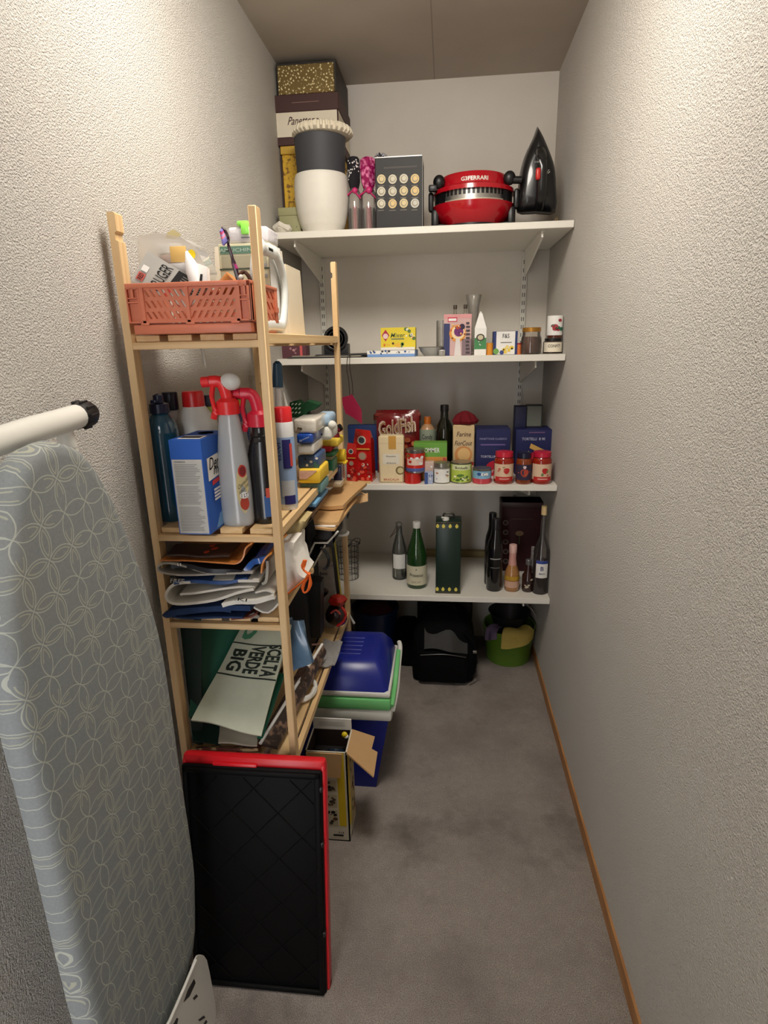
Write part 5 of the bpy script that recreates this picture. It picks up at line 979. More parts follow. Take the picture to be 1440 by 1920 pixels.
T = Thing('cable_loop', 'dark brown bent cable at the right corner of the crate', 'cable'); T.solo().tube(smooth([oY(448, 515, YK), oY(458, 510, YK+.01), oY(467, 520, YK+.01), oY(472, 540, YK)], 4), .0035, P((80, 40, 26), .4), 8); T.done()
# behind the crate
YW = YC0+CD+.02
T = Thing('medicine_box', 'long pale carton with dark green stripe behind the salmon crate', 'box'); q = T.solo(); a, b = F(409, 470, YW)[0], F(503, 470, YW)[0]; zt_ = F(450, 456, YW)[1]; zb_3 = ZA+.0005
q.box(a, b, YW, YW+.09, zb_3, zt_, card(196, 190, 160), .002)
za, zc = F(450, 476, YW)[1], F(450, 461, YW)[1]; q.panel(a+.004, b-.014, za, zc, YW-.0006, card(96, 132, 112)); q.panel(b-.013, b-.003, za, zc, YW-.0006, card(50, 90, 70)); q.panel(a+.006, b-.004, F(450, 502, YW)[1], F(450, 479, YW)[1], YW-.0006, card(170, 166, 140)); q.tf('AMUCHINA', (a+b)/2-.01, (za+zc)/2, .08, .007, YW-.0012, card(170, 190, 176))
q.panel(a, b, F(450, 506, YW)[1], F(450, 503, YW)[1], YW-.0008, card(60, 74, 56)); q.panx(YW, YW+.09, zb_3, zt_, b+.0006, WHT); q.lines(6, b-.011, b-.003, zb_3+.03, za-.005, YW-.0010, card(150, 150, 150), .3, .3); T.done()
T = Thing('tissue_packet', 'white plastic-wrapped packet lying on the green-striped carton', 'packet'); q = T.solo(); q.box(F(425, 430, YW)[0], F(500, 430, YW)[0], YW+.004, YW+.085, zt_+.0008, F(450, 424, YW)[1], film(216, 212, 216), .006, 3); q.panel(F(450, 430, YW)[0], F(470, 430, YW)[0], zt_+.010, zt_+.012, YW+.0034, card(110, 110, 112)); ztp = F(450, 424, YW)[1]; T.done()
T = Thing('green_clip', 'fluorescent green plastic strip on the white packet beside the post', 'clip'); q = T.solo(); q.box(F(443, 420, YW)[0], F(464, 420, YW)[0], YW+.001, YW+.03, ztp+.0008, F(450, 413, YW)[1], plastic(150, 240, 90), .003); q.box(F(452, 430, YW)[0], F(466, 430, YW)[0], YW-.003, YW+.003, F(450, 440, YW)[1], ztp+.006, plastic(150, 240, 90), .002); T.done()
XR = .276
T = Thing('seat_ring', 'white plastic oval ring standing on edge behind the crate', 'toilet seat'); q = T.solo()
o = [oX(*p, XR) for p in ((505, 462), (518, 470), (529, 488), (537, 515), (541, 550), (540, 590), (536, 612), (529, 627))]; yy_ = [(p.y, p.z) for p in o]; ymid = oX(513, 545, XR).y+.013
pth = smooth([(XR-.005, y_, max(ZA+.017, z_)) for y_, z_ in yy_], 3); pth = [(x_, y_-.013, z_ if k > 3 else z_-.006) for k, (x_, y_, z_) in enumerate(pth)]
back = [(x_, 2*(ymid-.013)-y_, z_) for x_, y_, z_ in reversed(pth[1:])]; q.tube((back+pth)[::1], .0125, P((226, 228, 224), .25, var=.02), 14, close=True, flat=.6, up=(1, 0, 0)); T.done()
for nm, l, r, t_, b_, mt in (('tall cream carton standing behind the white ring', 514, 541, 470, 628, P((224, 214, 194), .6, var=.03)), ('shorter cream carton at the back end of the rack shelf', 541, 571, 504, 631, P((226, 214, 190), .6, var=.03))):
    ya_, yb_ = oX(l, 560, .238).y, oX(r, 600, .238).y; zt_ = oX((l+r)/2, t_, .238).z
    T = Thing('cream_carton', nm, 'box'); q = T.solo(); q.hexa([(.10, ya_, ZA), (.238, ya_, ZA), (.238, yb_, ZA), (.10, yb_, ZA), (.11, ya_+.0, zt_), (.236, ya_, zt_), (.236, yb_-.012, zt_), (.11, yb_-.012, zt_)], mt); T.done()
T = Thing('cloth_strap', 'white strap end hanging down through the top rack shelf', 'strap'); q = T.solo(); p = oY(380, 655, -1.40)
q.tube(smooth([(p.x-.003, -1.40, ZA-.010), (p.x, -1.40, p.z-.01), (p.x+.003, -1.40, oY(383, 690, -1.4).z)], 3), [.008]*3+[.007]*2+[.004, .0015], paper(226, 222, 212), 10, flat=.4); T.done()
# ================================================================ rack: second shelf
TEAL = glass((46, 110, 140), 'teal', .9, .45); NV = P((14, 22, 58), .3, var=.04)
def bt(l, r, t_, b_, name, desc, prof, mat, Y, **k): return bottle(name, desc, 'bottle', l, r, t_, b_, ZB, prof, mat, Y, **k)
bt(284, 338, 737, 985, 'detergent_bottle', 'large teal blue transparent bottle with navy flip cap at the left post', [(.92, 0), (1, .03), (1, .70), (.92, .77), (.6, .83), (.4, .86)], P((36, 84, 108), .12, var=.2, vs=14, coat=.6), -1.52, lab=lambda T, R, h: (lambda q: (q.lathe([(0, .85*h), (R*.62, .85*h), (R*.60, .92*h), (R*.34, .93*h), (R*.32, .985*h), (0, h)], NV, seg=16), q.box(-R*.2, R*.15, -R*.75, 0, .93*h, .955*h, NV, .002)))(T.part('flip_cap')))
bt(317, 349, 735, 985, 'cleaner_bottle', 'bottle with square black blue cap behind the teal bottle', [(1.2, 0), (1.2, .7), (.8, .84), (.6, .86)], P((200, 200, 204), .3), -1.42, cap=(.855, 1, .8, P((16, 16, 40), .35)))
bt(335, 415, 733, 990, 'bleach_bottle', 'white bottle with broad red cap behind the blue carton', [(.95, 0), (1, .03), (1, .68), (.88, .76), (.46, .88)], P((206, 206, 200), .35, var=.03), -1.44, lab=lambda T, R, h: T.part('screw_cap').lathe([(0, .86*h), (R*.48, .86*h), (R*.46, .985*h), (R*.42, h), (0, h)], plastic(200, 26, 30), seg=28))
bt(378, 414, 741, 985, 'cleaner_bottle', 'yellow green bottle with navy cap behind the bleach bottle', [(1, 0), (1, .72), (.75, .84), (.6, .90)], plastic(176, 186, 60), -1.36, cap=(.90, 1, .62, P((16, 24, 70), .3)))
bt(449, 474, 738, 985, 'cleaner_bottle', 'bottle with lime green cap at the back near the right post', [(1, 0), (1, .75), (.6, .85), (.5, .9)], P((40, 60, 110), .3), -1.40, cap=(.9, 1, .55, plastic(180, 190, 40)))
bt(449, 472, 790, 985, 'cleaner_bottle', 'grey translucent bottle between the two spray bottles', [(1, 0), (1, .75), (.6, .95), (.4, 1)], P((130, 132, 134), .2), -1.43)
# detergent carton
T = Thing('detergent_box', 'blue and white laundry powder carton at the front of the rack shelf', 'box'); q = T.solo(); YD = -1.598
x0b_, x1b_ = oY(341, 1005, YD).x, oY(388, 1007, YD).x; zt_ = oY(348, 825, YD).z; x0t_, x1t_ = oY(319, 825, YD).x, oY(376, 825, YD).x
ydb = oX(408, 985, x1b_).y; ydt = oX(412, 801, x1t_).y; ydb = max(YD+.07, min(ydb, YD+.16)); print('det', x0b_, x1b_, x0t_, x1t_, ydb, ydt, zt_)
BL = card(24, 88, 182); dd = .125; zb_4 = ZB+.0005
xA, xB = (x0b_+x0t_)/2-.004, (x1b_+x1t_)/2+.004
q.hexa([(xA, YD, zb_4), (xB, YD, zb_4), (xB+.006, YD+dd, zb_4), (xA+.006, YD+dd, zb_4), (xA, YD, zt_), (xB, YD, zt_), (xB+.006, YD+dd, zt_), (xA+.006, YD+dd, zt_)], BL)
HH = zt_-zb_4; q.panel(xA+.002, xB-.002, zb_4+.002, zb_4+HH*.80, YD-.0006, P((196, 194, 188), .6))
for a, b in ((.55, .76), (.33, .53), (.04, .31)): q.lines(int((b-a)*60), xA+.006, xB-.006, zb_4+HH*a, zb_4+HH*b, YD-.0011, paper(150, 148, 144), .5, .25)
q.tf('ANWENDUNG', xA+.018, zb_4+HH*.775, .022, .003, YD-.0012, DKTXT)
sx_ = lambda y, e=.0007: xB+(y-YD)*.006/dd+e
q.add([(sx_(YD+.016), YD+.016, zb_4+HH*.55), (sx_(YD+dd-.004), YD+dd-.004, zb_4+HH*.60), (sx_(YD+dd-.004), YD+dd-.004, zb_4+HH*.83), (sx_(YD+.016), YD+.016, zb_4+HH*.79)], [(0, 1, 2, 3)], WHT)
q.txt('Denk', .062, .024, lambda a, b: (sx_(YD+.056+a, .0013), YD+.056+a+.3*b, zb_4+HH*.725+b), DKTXT); q.txt('mit', .04, .018, lambda a, b: (sx_(YD+.062+a, .0013), YD+.062+a+.3*b, zb_4+HH*.645+b), DKTXT)
q.add([(sx_(YD+.03, .0012), YD+.03, zb_4+HH*.49), (sx_(YD+dd-.004, .0012), YD+dd-.004, zb_4+HH*.55), (sx_(YD+dd-.004, .0012), YD+dd-.004, zb_4+HH*.59), (sx_(YD+.03, .0012), YD+.03, zb_4+HH*.54)], [(0, 1, 2, 3)], card(206, 50, 50))
for k in range(4): q.panx(YD+.028, YD+dd-.02-.006*k, zb_4+HH*(.33+.035*k), zb_4+HH*(.352+.035*k), sx_(YD+.08, .0016), WHT)
q.add([(sx_(YD+.03), YD+.03, zb_4+.004), (sx_(YD+dd-.002), YD+dd-.002, zb_4+.004), (sx_(YD+dd-.002), YD+dd-.002, zb_4+.05), (sx_(YD+.05), YD+.05, zb_4+.03)], [(0, 1, 2, 3)], card(110, 160, 214))
q.pany(xA+.012, xB-.006, YD+.01, YD+.05, zt_+.0006, WHT); q.pany(xA+.014, xB-.01, YD+.02, YD+.04, zt_+.0011, DKTXT); q.lathe([(0, zt_+.0008), (.016, zt_+.0008)], card(200, 186, 100), ((xA+xB)/2+.006, YD+dd*.72, 0), 18); T.done()
# spray bottles
def sprayer(T, x, y, z0, s, m, side=-1, nozzle=None, hood=None):
    q = T.part('trigger_head'); q.label = 'spray head in %s plastic' % ('red' if m.name.startswith('paint_2') else 'red')
    q.lathe([(0, z0), (.020*s, z0), (.020*s, z0+.022*s), (.013*s, z0+.028*s), (0, z0+.028*s)], m, (x, y, 0), 20)
    q.tube(smooth([(x, y, z0+.024*s), (x+side*.004*s, y, z0+.046*s), (x+side*.012*s, y, z0+.056*s), (x+side*.028*s, y-.003, z0+.057*s)], 3), .0105*s, m, 12)
    q = T.part('trigger'); q.tube(smooth([(x+side*.022*s, y-.004, z0+.052*s), (x+side*.026*s, y-.006, z0+.03*s), (x+side*.022*s, y-.008, z0+.006*s), (x+side*.026*s, y-.008, z0-.008*s)], 3), .0062*s, m, 8, flat=.7)
    q = T.part('nozzle'); q.tube([(x+side*.028*s, y-.003, z0+.057*s), (x+side*.042*s, y-.004, z0+.056*s)], .0095*s, nozzle or m, 12)
    if hood: q = T.part('hood'); q.label = 'white translucent hood'; q.ball((x+.008*s, y, z0+.056*s), .019*s, hood, 16, sx=1, sy=.7, sz=.8)
x, y, w, h = spot(408, 470, 772, 993, ZB, -1.555, True); R = w/2; LG = P((190, 192, 192), .18, var=.06, vs=20, alpha=.78, coat=.3)
T = Thing('spray_bottle', 'translucent spray bottle with red trigger and round emblem label', 'bottle', TR(x, y, ZB)); 
T.part('bottle_body').lathe([(R*.92, 0), (R, .012), (R, h*.30), (R*.94, h*.55), (R*.80, h*.74), (R*.60, h*.95), (R*.5, h)], LG, seg=28, sy=.75)
T.part('liquid').lathe([(0, .003), (R*.9, .004), (R*.94, .012), (R*.94, h*.13), (0, h*.13)], P((206, 206, 202), .3), seg=24, sy=.72)
q = T.part('paper_label'); q.label = 'printed oval label with a red round emblem'
def wl(a, z, e=.0015): r_ = R*(.955 if z < .55*h else .90)+e; return (r_*math.cos(a), r_*math.sin(a)*.79, z)
def lob(ac, zc, da, dz, m, e): q.add([wl(ac+da*math.cos(t), zc+dz*math.sin(t), e) for t in [2*PI*k/18 for k in range(18)]], [list(range(18))], m)
lob(-.82, h*.34, .42, h*.22, card(206, 190, 140), .001); lob(-.80, h*.50, .27, h*.055, card(196, 60, 56), .002); lob(-.80, h*.50, .20, h*.042, card(120, 26, 26), .003); lob(-.80, h*.21, .30, h*.06, card(170, 60, 40), .002)
q.txt('Chanteclair', .7, h*.04, lambda a, b: wl(-.80+a, h*.40+b+.02*a*1.4, .0035), card(40, 50, 40)); q.txt('SGRASSATORE', .62, h*.03, lambda a, b: wl(-.80+a, h*.345+b+.02*a*1.4, .0035), card(40, 50, 40)); q.txt('1 LT', .4, h*.035, lambda a, b: wl(-.80+a, h*.285+b, .0035), DKTXT)
lob(-.80, h*.285, .28, h*.03, WHT, .0025)
sprayer(T, 0, 0, h-.004, 1.12, plastic(226, 40, 44), -1, None, P((214, 214, 210), .3, alpha=.9)); T.done()
x, y, w, h = spot(467, 520, 795, 985, ZB, -1.53, True); R = w/2
T = Thing('spray_bottle', 'black ribbed spray bottle with pinkish red trigger behind the post', 'bottle', TR(x, y, ZB)); BB_ = P((18, 18, 22), .25, var=.05, coat=.4)
pr = [(R*.95, 0), (R, .012), (R, h*.66)]
for k in range(5): pr += [(R*.97-k*.002, h*(.67+.055*k)), (R*.99-k*.003, h*(.69+.055*k)), (R*.94-k*.003, h*(.71+.055*k))]
pr += [(R*.5, h*.98), (R*.45, h)]; T.part('bottle_body').lathe([(0, 0)]+pr, BB_, seg=28, sy=.85); q = T.part('paper_label'); q.band(R*.96, h*.08, h*.30, card(50, 90, 150), .45, a0=-PI/2+.7); q.band(R*.96, h*.28, h*.38, card(200, 80, 60), .3, a0=-PI/2+.7, off=.001)
sprayer(T, 0, 0, h-.004, 1.15, plastic(206, 34, 60), -1); T.done()
# tall bottle right of the post
x, y, w, h = spot(517, 553, 763, 944, ZB, None, True); 
x, y, w, h = spot(517, 553, 763, 944, ZB, -1.42, True); R = w/2
T = Thing('bleach_bottle', 'tall blue and white labelled bottle with a red cap, right of the post', 'bottle', TR(x, y, ZB)); T.part('bottle_body').lathe([(0, 0), (R*.95, 0), (R, .008), (R, h*.70), (R*.98, h*.73), (R*.98, h*.85), (R*.92, h*.865)], P((226, 226, 224), .3, var=.02), seg=30)
T.part('screw_cap').lathe([(0, h*.855), (R*.93, h*.855), (R*.90, h*.985), (R*.84, h), (0, h)], plastic(220, 34, 40), seg=30)
q = T.part('paper_label'); q.label = 'blue and white wrap label'; q.band(R, h*.06, h*.72, card(150, 176, 214), 2.6, 30); q.band(R, h*.42, h*.70, card(34, 30, 104), .42, off=.001, a0=-PI/2+.45); q.band(R, h*.44, h*.66, card(206, 70, 60), .14, off=.0016, a0=-PI/2+.85); q.band(R, h*.14, h*.30, paper(196, 200, 206), .7, off=.001, a0=-PI/2+.4); q.band(R, h*.06, h*.15, card(30, 30, 110), .55, off=.0014, a0=-PI/2+.5)
q.txt('JAVEL', h*.2, .010, lambda a, b: (R*1.004*math.cos(-PI/2-.35+b/R), R*1.004*math.sin(-PI/2-.35+b/R)-.0015, h*.58-a), card(50, 60, 140)); T.done()
# brush
T = Thing('cleaning_brush', 'white handled brush with dark teal grip standing behind the bottle', 'brush'); Yq = -1.33
p0, p1, p2, p3 = [tuple(oY(*p, Yq)) for p in ((524, 812), (521, 728), (521, 726), (520, 682))]; base = (p0[0], Yq, ZB+.0)
T.part('stem').tube([base, p0, p1], [.009, .0085, .008], P((206, 206, 200), .4), 12); T.part('grip').tube([p2, ((p2[0]+p3[0])/2, Yq, (p2[2]+p3[2])/2), p3, (p3[0], Yq, p3[2]+.006)], [.0125, .012, .010, .004], P((18, 60, 84), .4), 14)
T.part('brush_head').box(p0[0]-.02, p0[0]+.02, Yq-.012, Yq+.012, ZB, ZB+.09, WHITE, .006); T.done()
T = Thing('white_stick', 'white tapered plastic stick beside the teal gripped brush', 'tool'); q = T.solo(); a = oY(538, 770, -1.30); q.tube([(a.x+.002, -1.30, ZB), tuple(a), tuple(oY(531, 735, -1.30))], [.008, .006, .002], P((220, 218, 210), .4), 10); T.done()
# packs and cloths stacked behind
def pack(name, label, cat, l, r, t_, b_, Y, dep, mat, bev=.006, deco=None, skew=0):
    a = oY(l, (t_+b_)/2, Y).x; b = oY(r, (t_+b_)/2, Y).x; zt_ = oY((l+r)/2, t_, Y).z; z_ = oY((l+r)/2, b_, Y).z
    T = Thing(name, label, cat); q = T.solo(); q.box(a, b, Y, Y+dep, z_, zt_, mat, bev, 3)
    if skew: 
        for i, v in enumerate(q.v): q.v[i] = Vector((v.x, v.y, v.z+(v.x-a)*skew))
    if deco: deco(q, a, b, z_, zt_, Y)
    T.done(); return T
sk = .35
PKB = 916
def dsk(q, a, b, z0, z1, Y, fn): pass
pack('sponge_pack', 'blue green scouring sponge at the bottom of the cloth pile', 'sponge', 563, 603, 907, 925, -1.20, .10, P((120, 160, 160), .9, var=.2, vs=200, bump=.5), .004)
pack('sponge_pack', 'yellow and pink sponge pack near the bottom of the pile', 'sponge', 560, 600, 880, 907, -1.215, .12, P((236, 196, 60), .8, var=.05), .006, lambda q, a, b, z0, z1, Y: (q.poly([(a+.002, z0+.012), (a+.02, z0+.012), (b-.006, z1-.003), (a+.002, z1-.004)], Y-.0008, film(236, 190, 170)), q.panel(a, b-.003, z0+.004, z0+.009, Y-.0010, card(226, 180, 30))), .0)
pack('cloth_pack', 'dark blue cloth pack above the yellow sponge pack', 'cloth', 558, 596, 854, 879, -1.20, .11, P((70, 96, 140), .4, var=.3, vs=60, bump=.4, bs=60), .006, lambda q, a, b, z0, z1, Y: q.spots(10, a+.02, b-.002, z0+.004, z1-.004, Y-.0008, [WHT, card(60, 100, 90), card(30, 40, 60)], .002, .006))
pack('cloth_pack', 'white wrapped cloth pack in the middle of the pile', 'cloth', 557, 588, 833, 853, -1.215, .12, film(226, 224, 218), .006)
pack('cloth_pack', 'bright blue labelled cloth pack below the white pack', 'cloth', 556, 586, 814, 832, -1.22, .11, film(30, 76, 170), .005, lambda q, a, b, z0, z1, Y: q.tf('Spontex', (a+b)/2, (z0+z1)/2, (b-a)*.7, .006, Y-.0008, card(190, 206, 230), .2, .4))
pack('cloth_pack', 'white cleaning wipes pack with small print on top of the pile', 'cloth', 550, 592, 786, 813, -1.215, .15, film(222, 216, 204), .006, lambda q, a, b, z0, z1, Y: (q.spots(6, a+.004, a+.022, z0+.006, z0+.014, Y-.0008, [card(140, 120, 100), card(80, 70, 60)], .002, .004)))
pack('cloth_bundle', 'light blue cloth bundle on top of the pile toward the back', 'cloth', 588, 618, 778, 799, -1.10, .10, cloth(160, 184, 206), .010)
pack('cloth_bundle', 'white rolled cloth beside the light blue bundle', 'cloth', 590, 622, 799, 826, -1.10, .10, cloth(222, 220, 210), .012, lambda q, a, b, z0, z1, Y: (q.spots(3, a+.006, a+.02, z0+.012, z0+.02, Y-.001, [DKTXT], .002, .004), q.ball((b, Y+.01, z1+.002), .012, cloth(222, 220, 210))))
pack('blue_packet', 'narrow blue packet between the white cloths and the cloth packs', 'packet', 586, 597, 812, 856, -1.13, .05, film(46, 76, 160), .004)
T = Thing('work_glove', 'dark red glove with black cuff sticking out beside the rear post', 'glove'); q = T.part('palm'); YG = -.93; g = lambda px, py: tuple(oY(px, py, YG)); M_ = cloth(120, 36, 54)
q.tube(smooth([g(604, 822), g(618, 814), g(630, 808), g(638, 803)], 3), [.006]*3+[.012]*4+[.014]*3, M_, 10, flat=.6)
for a, b in (((620, 818), (636, 816)), ((618, 824), (635, 822)), ((612, 824), (628, 826))): q.tube([g(*a), g(*b)], .007, M_, 8)
q = T.part('cuff'); q.label = 'black knitted cuff'; q.tube([g(628, 806), g(640, 800)], .014, cloth(24, 22, 26), 10, flat=.7); T.done()
pack('dust_cloth', 'folded yellow dust cloth below the dark red glove', 'cloth', 596, 634, 824, 838, -.97, .10, cloth(226, 196, 76), .006)
pack('dust_cloth', 'folded red cloth below the yellow dust cloth', 'cloth', 592, 620, 838, 848, -.98, .10, cloth(176, 44, 50), .004)
pack('scouring_pad', 'green scouring pad under the red cloth', 'sponge', 597, 626, 850, 856, -.98, .08, P((70, 130, 90), .9, var=.2, vs=200), .002)
pack('scouring_pad', 'beige backed scouring pad under the green one', 'sponge', 597, 622, 857, 863, -.98, .08, P((170, 160, 130), .9, var=.15, vs=200), .002)
pack('green_packet', 'dark green packet of pads below the scouring pads', 'packet', 599, 624, 864, 887, -.99, .08, P((34, 110, 84), .4, var=.1), .004)
T = Thing('yellow_sponge', 'thick curved yellow sponge cloth poking past the rear post', 'sponge'); q = T.solo(); YS = -.86; a = oY(621, 860, YS).x; b = oY(649, 860, YS).x; z_ = oY(635, 870, YS).z; zt_ = oY(635, 843, YS).z
YSM = P((240, 204, 50), .8, var=.05, bump=.3, bs=300); r_ = (zt_-z_-.006)/2
q.tube([(a, YS+.01, zt_-r_), (b-r_*.2, YS+.01, zt_-r_)], r_, YSM, 16, flat=1); q.box(a-.004, b+.001, YS-.008, YS+.03, z_, z_+.008, YSM, .003); T.done()
for i, (l, r, t_, b_, c, nm) in enumerate(((603, 625, 888, 896, (206, 120, 70), 'orange striped packet low in the rear cloth pile'), (604, 640, 905, 914, (190, 176, 150), 'beige striped packet under the rear cloth pile'), (625, 640, 872, 904, (34, 36, 66), 'small dark navy bag below the yellow sponge'))):
    pack('small_packet', nm, 'packet', l, r, t_, b_, -.97+.03*i, .06, film(*c), .003)
# green plant-print fabric
T = Thing('patterned_cloth', 'dark green and white leaf print cloth on top of the white wipes', 'cloth'); q = T.solo(); YL = -1.12; GR1, GR2 = cloth(26, 66, 40), cloth(190, 206, 190)
pc = [oY(*p, YL) for p in ((543, 783), (543, 755), (556, 752), (566, 760), (575, 752), (598, 759), (590, 768), (576, 772), (572, 783))]
q.add([tuple(p) for p in pc]+[tuple(p+Vector((0, .05, 0))) for p in pc], [list(range(9)), list(range(17, 8, -1))]+[(i, i+9, (i+1) % 9+9, (i+1) % 9) for i in range(9)], GR1)
for k in range(9): a = oY(546+3.0*(k % 3)*2.2, 758+(k//3)*8, YL-.001); q.add([tuple(a), (a.x+.006, YL-.001, a.z+.004), (a.x+.007, YL-.001, a.z+.001), (a.x+.001, YL-.001, a.z-.003)], [(0, 3, 2, 1)], GR2)
T.done()
# ================================================================ rack: third shelf, folded bags
Yf0, Yf1 = -1.578, -1.30
def XZ(pts, Y=Yf0): return [F(px, py, Y) for px, py in pts]
def fold(name, label, pts, th, mat, deco=None, y0=Yf0, y1=Yf1, wave=.0035, cat='bag', cut=.008):
    T = Thing(name, label, cat); q = T.solo(); q.ribbon(XZ(pts, y0), th, y0, y1, mat, wave); q.sharp = 70
    if deco: deco(q)
    T.done(); return T
WBG = P((216, 210, 198), .7, var=.06, bump=.3, bs=40, bd=.003); GBG = P((166, 160, 150), .7, var=.08)
DN = P((22, 50, 92), .8, var=.25, bump=.5, bs=200)
fold('folded_bag', 'navy blue folded cloth bag at the bottom of the bag stack', [(470, 1146), (410, 1148), (330, 1156), (312, 1158), (303, 1150), (330, 1142), (400, 1139), (432, 1141)], .012, DN)
fold('folded_bag', 'navy blue bag fold resting on the lowest cloth bag', [(455, 1160), (380, 1161), (330, 1159), (322, 1160)], .004, DN, wave=.002)
fold('folded_bag', 'rust brown flattened packet at the right of the navy bag', [(433, 1160), (465, 1156), (480, 1150)], .004, card(110, 50, 30), wave=.001, y0=-1.57)
fold('folded_bag', 'thick cream paper bag folded in a wide loop in the bag stack', [(486, 1092), (430, 1094), (370, 1096), (330, 1098), (316, 1106), (312, 1118), (322, 1127), (350, 1129), (400, 1124), (440, 1112), (474, 1104)], .006, WBG)
fold('folded_bag', 'inner cream sheet of the thick looped paper bag', [(478, 1103), (430, 1106), (380, 1110), (345, 1116), (338, 1119)], .005, WBG, y0=-1.572)
fold('folded_bag', 'white bag with printed end jutting toward the right post', [(415, 1132), (450, 1126), (485, 1122), (512, 1118)], .009, P((220, 216, 206), .7, var=.05), y0=-1.582, y1=-1.35)
fold('folded_bag', 'white crumpled bag corner under the printed bag end', [(440, 1133), (470, 1136), (500, 1146), (520, 1132)], .004, P((214, 210, 202), .7, var=.05), y0=-1.56, y1=-1.35, deco=lambda q: q.tf('.KI', F(452, 1126, -1.584)[0], F(452, 1124, -1.584)[1], .026, .007, -1.5845, DKTXT, .2, -.1))
fold('folded_bag', 'grey cardboard-like triangle piece beside the right post', [(478, 1110), (500, 1106), (514, 1112), (505, 1122)], .004, P((206, 200, 190), .7), y0=-1.575, y1=-1.40, wave=.001)
fold('folded_bag', 'blue printed bag above the cream loop with pale lettering', [(325, 1091), (380, 1089), (430, 1088), (462, 1084)], .007, P((40, 72, 126), .5, var=.3, vs=40), deco=lambda q: q.tf('FREE', F(335, 1088, Yf0)[0], F(335, 1087, Yf0)[1], .030, .009, Yf0-.006, card(170, 166, 156), .3))
fold('folded_bag', 'grey white bag with a long open loop at the left', [(474, 1076), (420, 1079), (370, 1082), (330, 1081), (300, 1074), (292, 1064), (298, 1055), (318, 1054), (345, 1062), (375, 1072), (400, 1076)], .004, GBG)
fold('folded_bag', 'dark printed glossy bag inside the grey white loop', [(320, 1058), (360, 1060), (400, 1066), (452, 1071)], .010, P((30, 30, 38), .3, var=.3, vs=50), deco=lambda q: q.tf('II', F(338, 1057, Yf0)[0], F(338, 1057, Yf0)[1], .008, .006, Yf0-.005, WHT))
fold('folded_bag', 'shiny blue foil bag bulging at the right of the stack', [(456, 1068), (470, 1050), (488, 1044), (500, 1046)], .012, P((40, 90, 170), .2, var=.5, vs=60, coat=.5, bump=.5, bs=60), y0=-1.57, y1=-1.42)
fold('folded_bag', 'beige side fold behind the orange trimmed bag', [(503, 1052), (503, 1070), (500, 1092), (492, 1098)], .006, GBG, y0=-1.56, y1=-1.40, wave=.001)
fold('folded_bag', 'orange trimmed bag edge curving down beside the post', [(508, 1040), (498, 1048), (492, 1060), (491, 1076)], .0035, P((206, 130, 50), .4), y0=-1.577, y1=-1.45, wave=.001)
fold('folded_bag', 'dark brown glossy bag with orange border topmost in the stack', [(300, 1050), (316, 1052), (360, 1052), (420, 1054), (442, 1053), (452, 1044), (456, 1030), (470, 1020)], .003, P((196, 120, 56), .35, var=.1))
T = Thing('folded_bag', 'glossy brown bag front with red flower under the detergent shelf', 'bag'); q = T.solo(); cs = [oY(*p, Y_) for p, Y_ in (((312, 1040), -1.578), ((430, 1042), -1.578), ((452, 1018), -1.50), ((330, 1020), -1.50))]
def bl(u, v, e=0): p = (cs[0]*(1-u)+cs[1]*u)*(1-v)+(cs[3]*(1-u)+cs[2]*u)*v; return (p.x, p.y, p.z+.0015*math.sin(8*u)+e)
q.grid(lambda u, v: bl(u, v), 10, 4, P((56, 32, 26), .3, var=.4, vs=60, coat=.3), .004); q.sharp = 70
for k in range(9): u, v = .62+.08*math.cos(k*2.1)*(.4+.07*k), .55+.3*math.sin(k*2.1); q.add([tuple(Vector(bl(u+.035*math.cos(t), v+.12*math.sin(t), .0012))) for t in [2*PI*j/8 for j in range(8)]], [list(range(8))], card(206, 76, 44))
T.done()
T = Thing('foil_scrap', 'small crumpled silver paper piece on the third rack shelf', 'paper'); q = T.solo(); p = oY(475, 1157, -1.56); q.tube([(p.x-.006, -1.562, p.z+.001), (p.x+.002, -1.56, p.z+.005), (p.x+.012, -1.558, p.z-.001)], [.006, .007, .003], P((170, 166, 160), .4, .3), 6); q.sharp = 10; T.done()
# white bag and orange strap right of the post
T = Thing('white_bag', 'crumpled white cotton bag spilling out right of the front post', 'bag'); q = T.part('bag_body'); YX = -1.47
def blob(q, pts, Y, dep, m, puff=.006):
    c = [oY(*p, Y) for p in pts]; n = len(c); ce = sum(c, Vector())/n
    q.add([tuple(p) for p in c]+[tuple(p+(ce-p)*.25+Vector((0, -puff, 0))) for p in c]+[tuple(p+Vector((0, dep, 0))) for p in c], [list(range(n, 2*n)), list(range(3*n-1, 2*n-1, -1))]+[(i, (i+1) % n, (i+1) % n+n, i+n) for i in range(n)]+[((i+1) % n, i, i+2*n, (i+1) % n+2*n) for i in range(n)], m); q.sharp = 60
CW_ = P((226, 222, 214), .8, var=.05, bump=.5, bs=60, bd=.004)
blob(q, [(520, 1120), (522, 1020), (545, 1016), (552, 1018), (552, 1042), (556, 1048), (562, 1074), (571, 1084), (556, 1096), (540, 1112)], YX, .10, CW_)
q2 = T.part('strap'); q2.label = 'orange fabric strap with a loop'; OS = P((232, 104, 30), .7, var=.1); s_ = lambda px, py, Y=YX-.012: tuple(oY(px, py, Y))
q2.tube(smooth([s_(541, 1112), s_(556, 1100), s_(568, 1090), s_(576, 1082), s_(580, 1074)], 3), .0055, OS, 8, flat=.35); q2.tube(smooth([s_(572, 1050), s_(568, 1066), s_(576, 1074), s_(582, 1077)], 3), .006, OS, 8, flat=.4)
q2.tube(smooth([s_(580, 1078), s_(582, 1092), s_(578, 1106), s_(571, 1111), s_(567, 1104), s_(571, 1092), s_(577, 1084)], 3), .0045, OS, 8, flat=.5)
T.done()
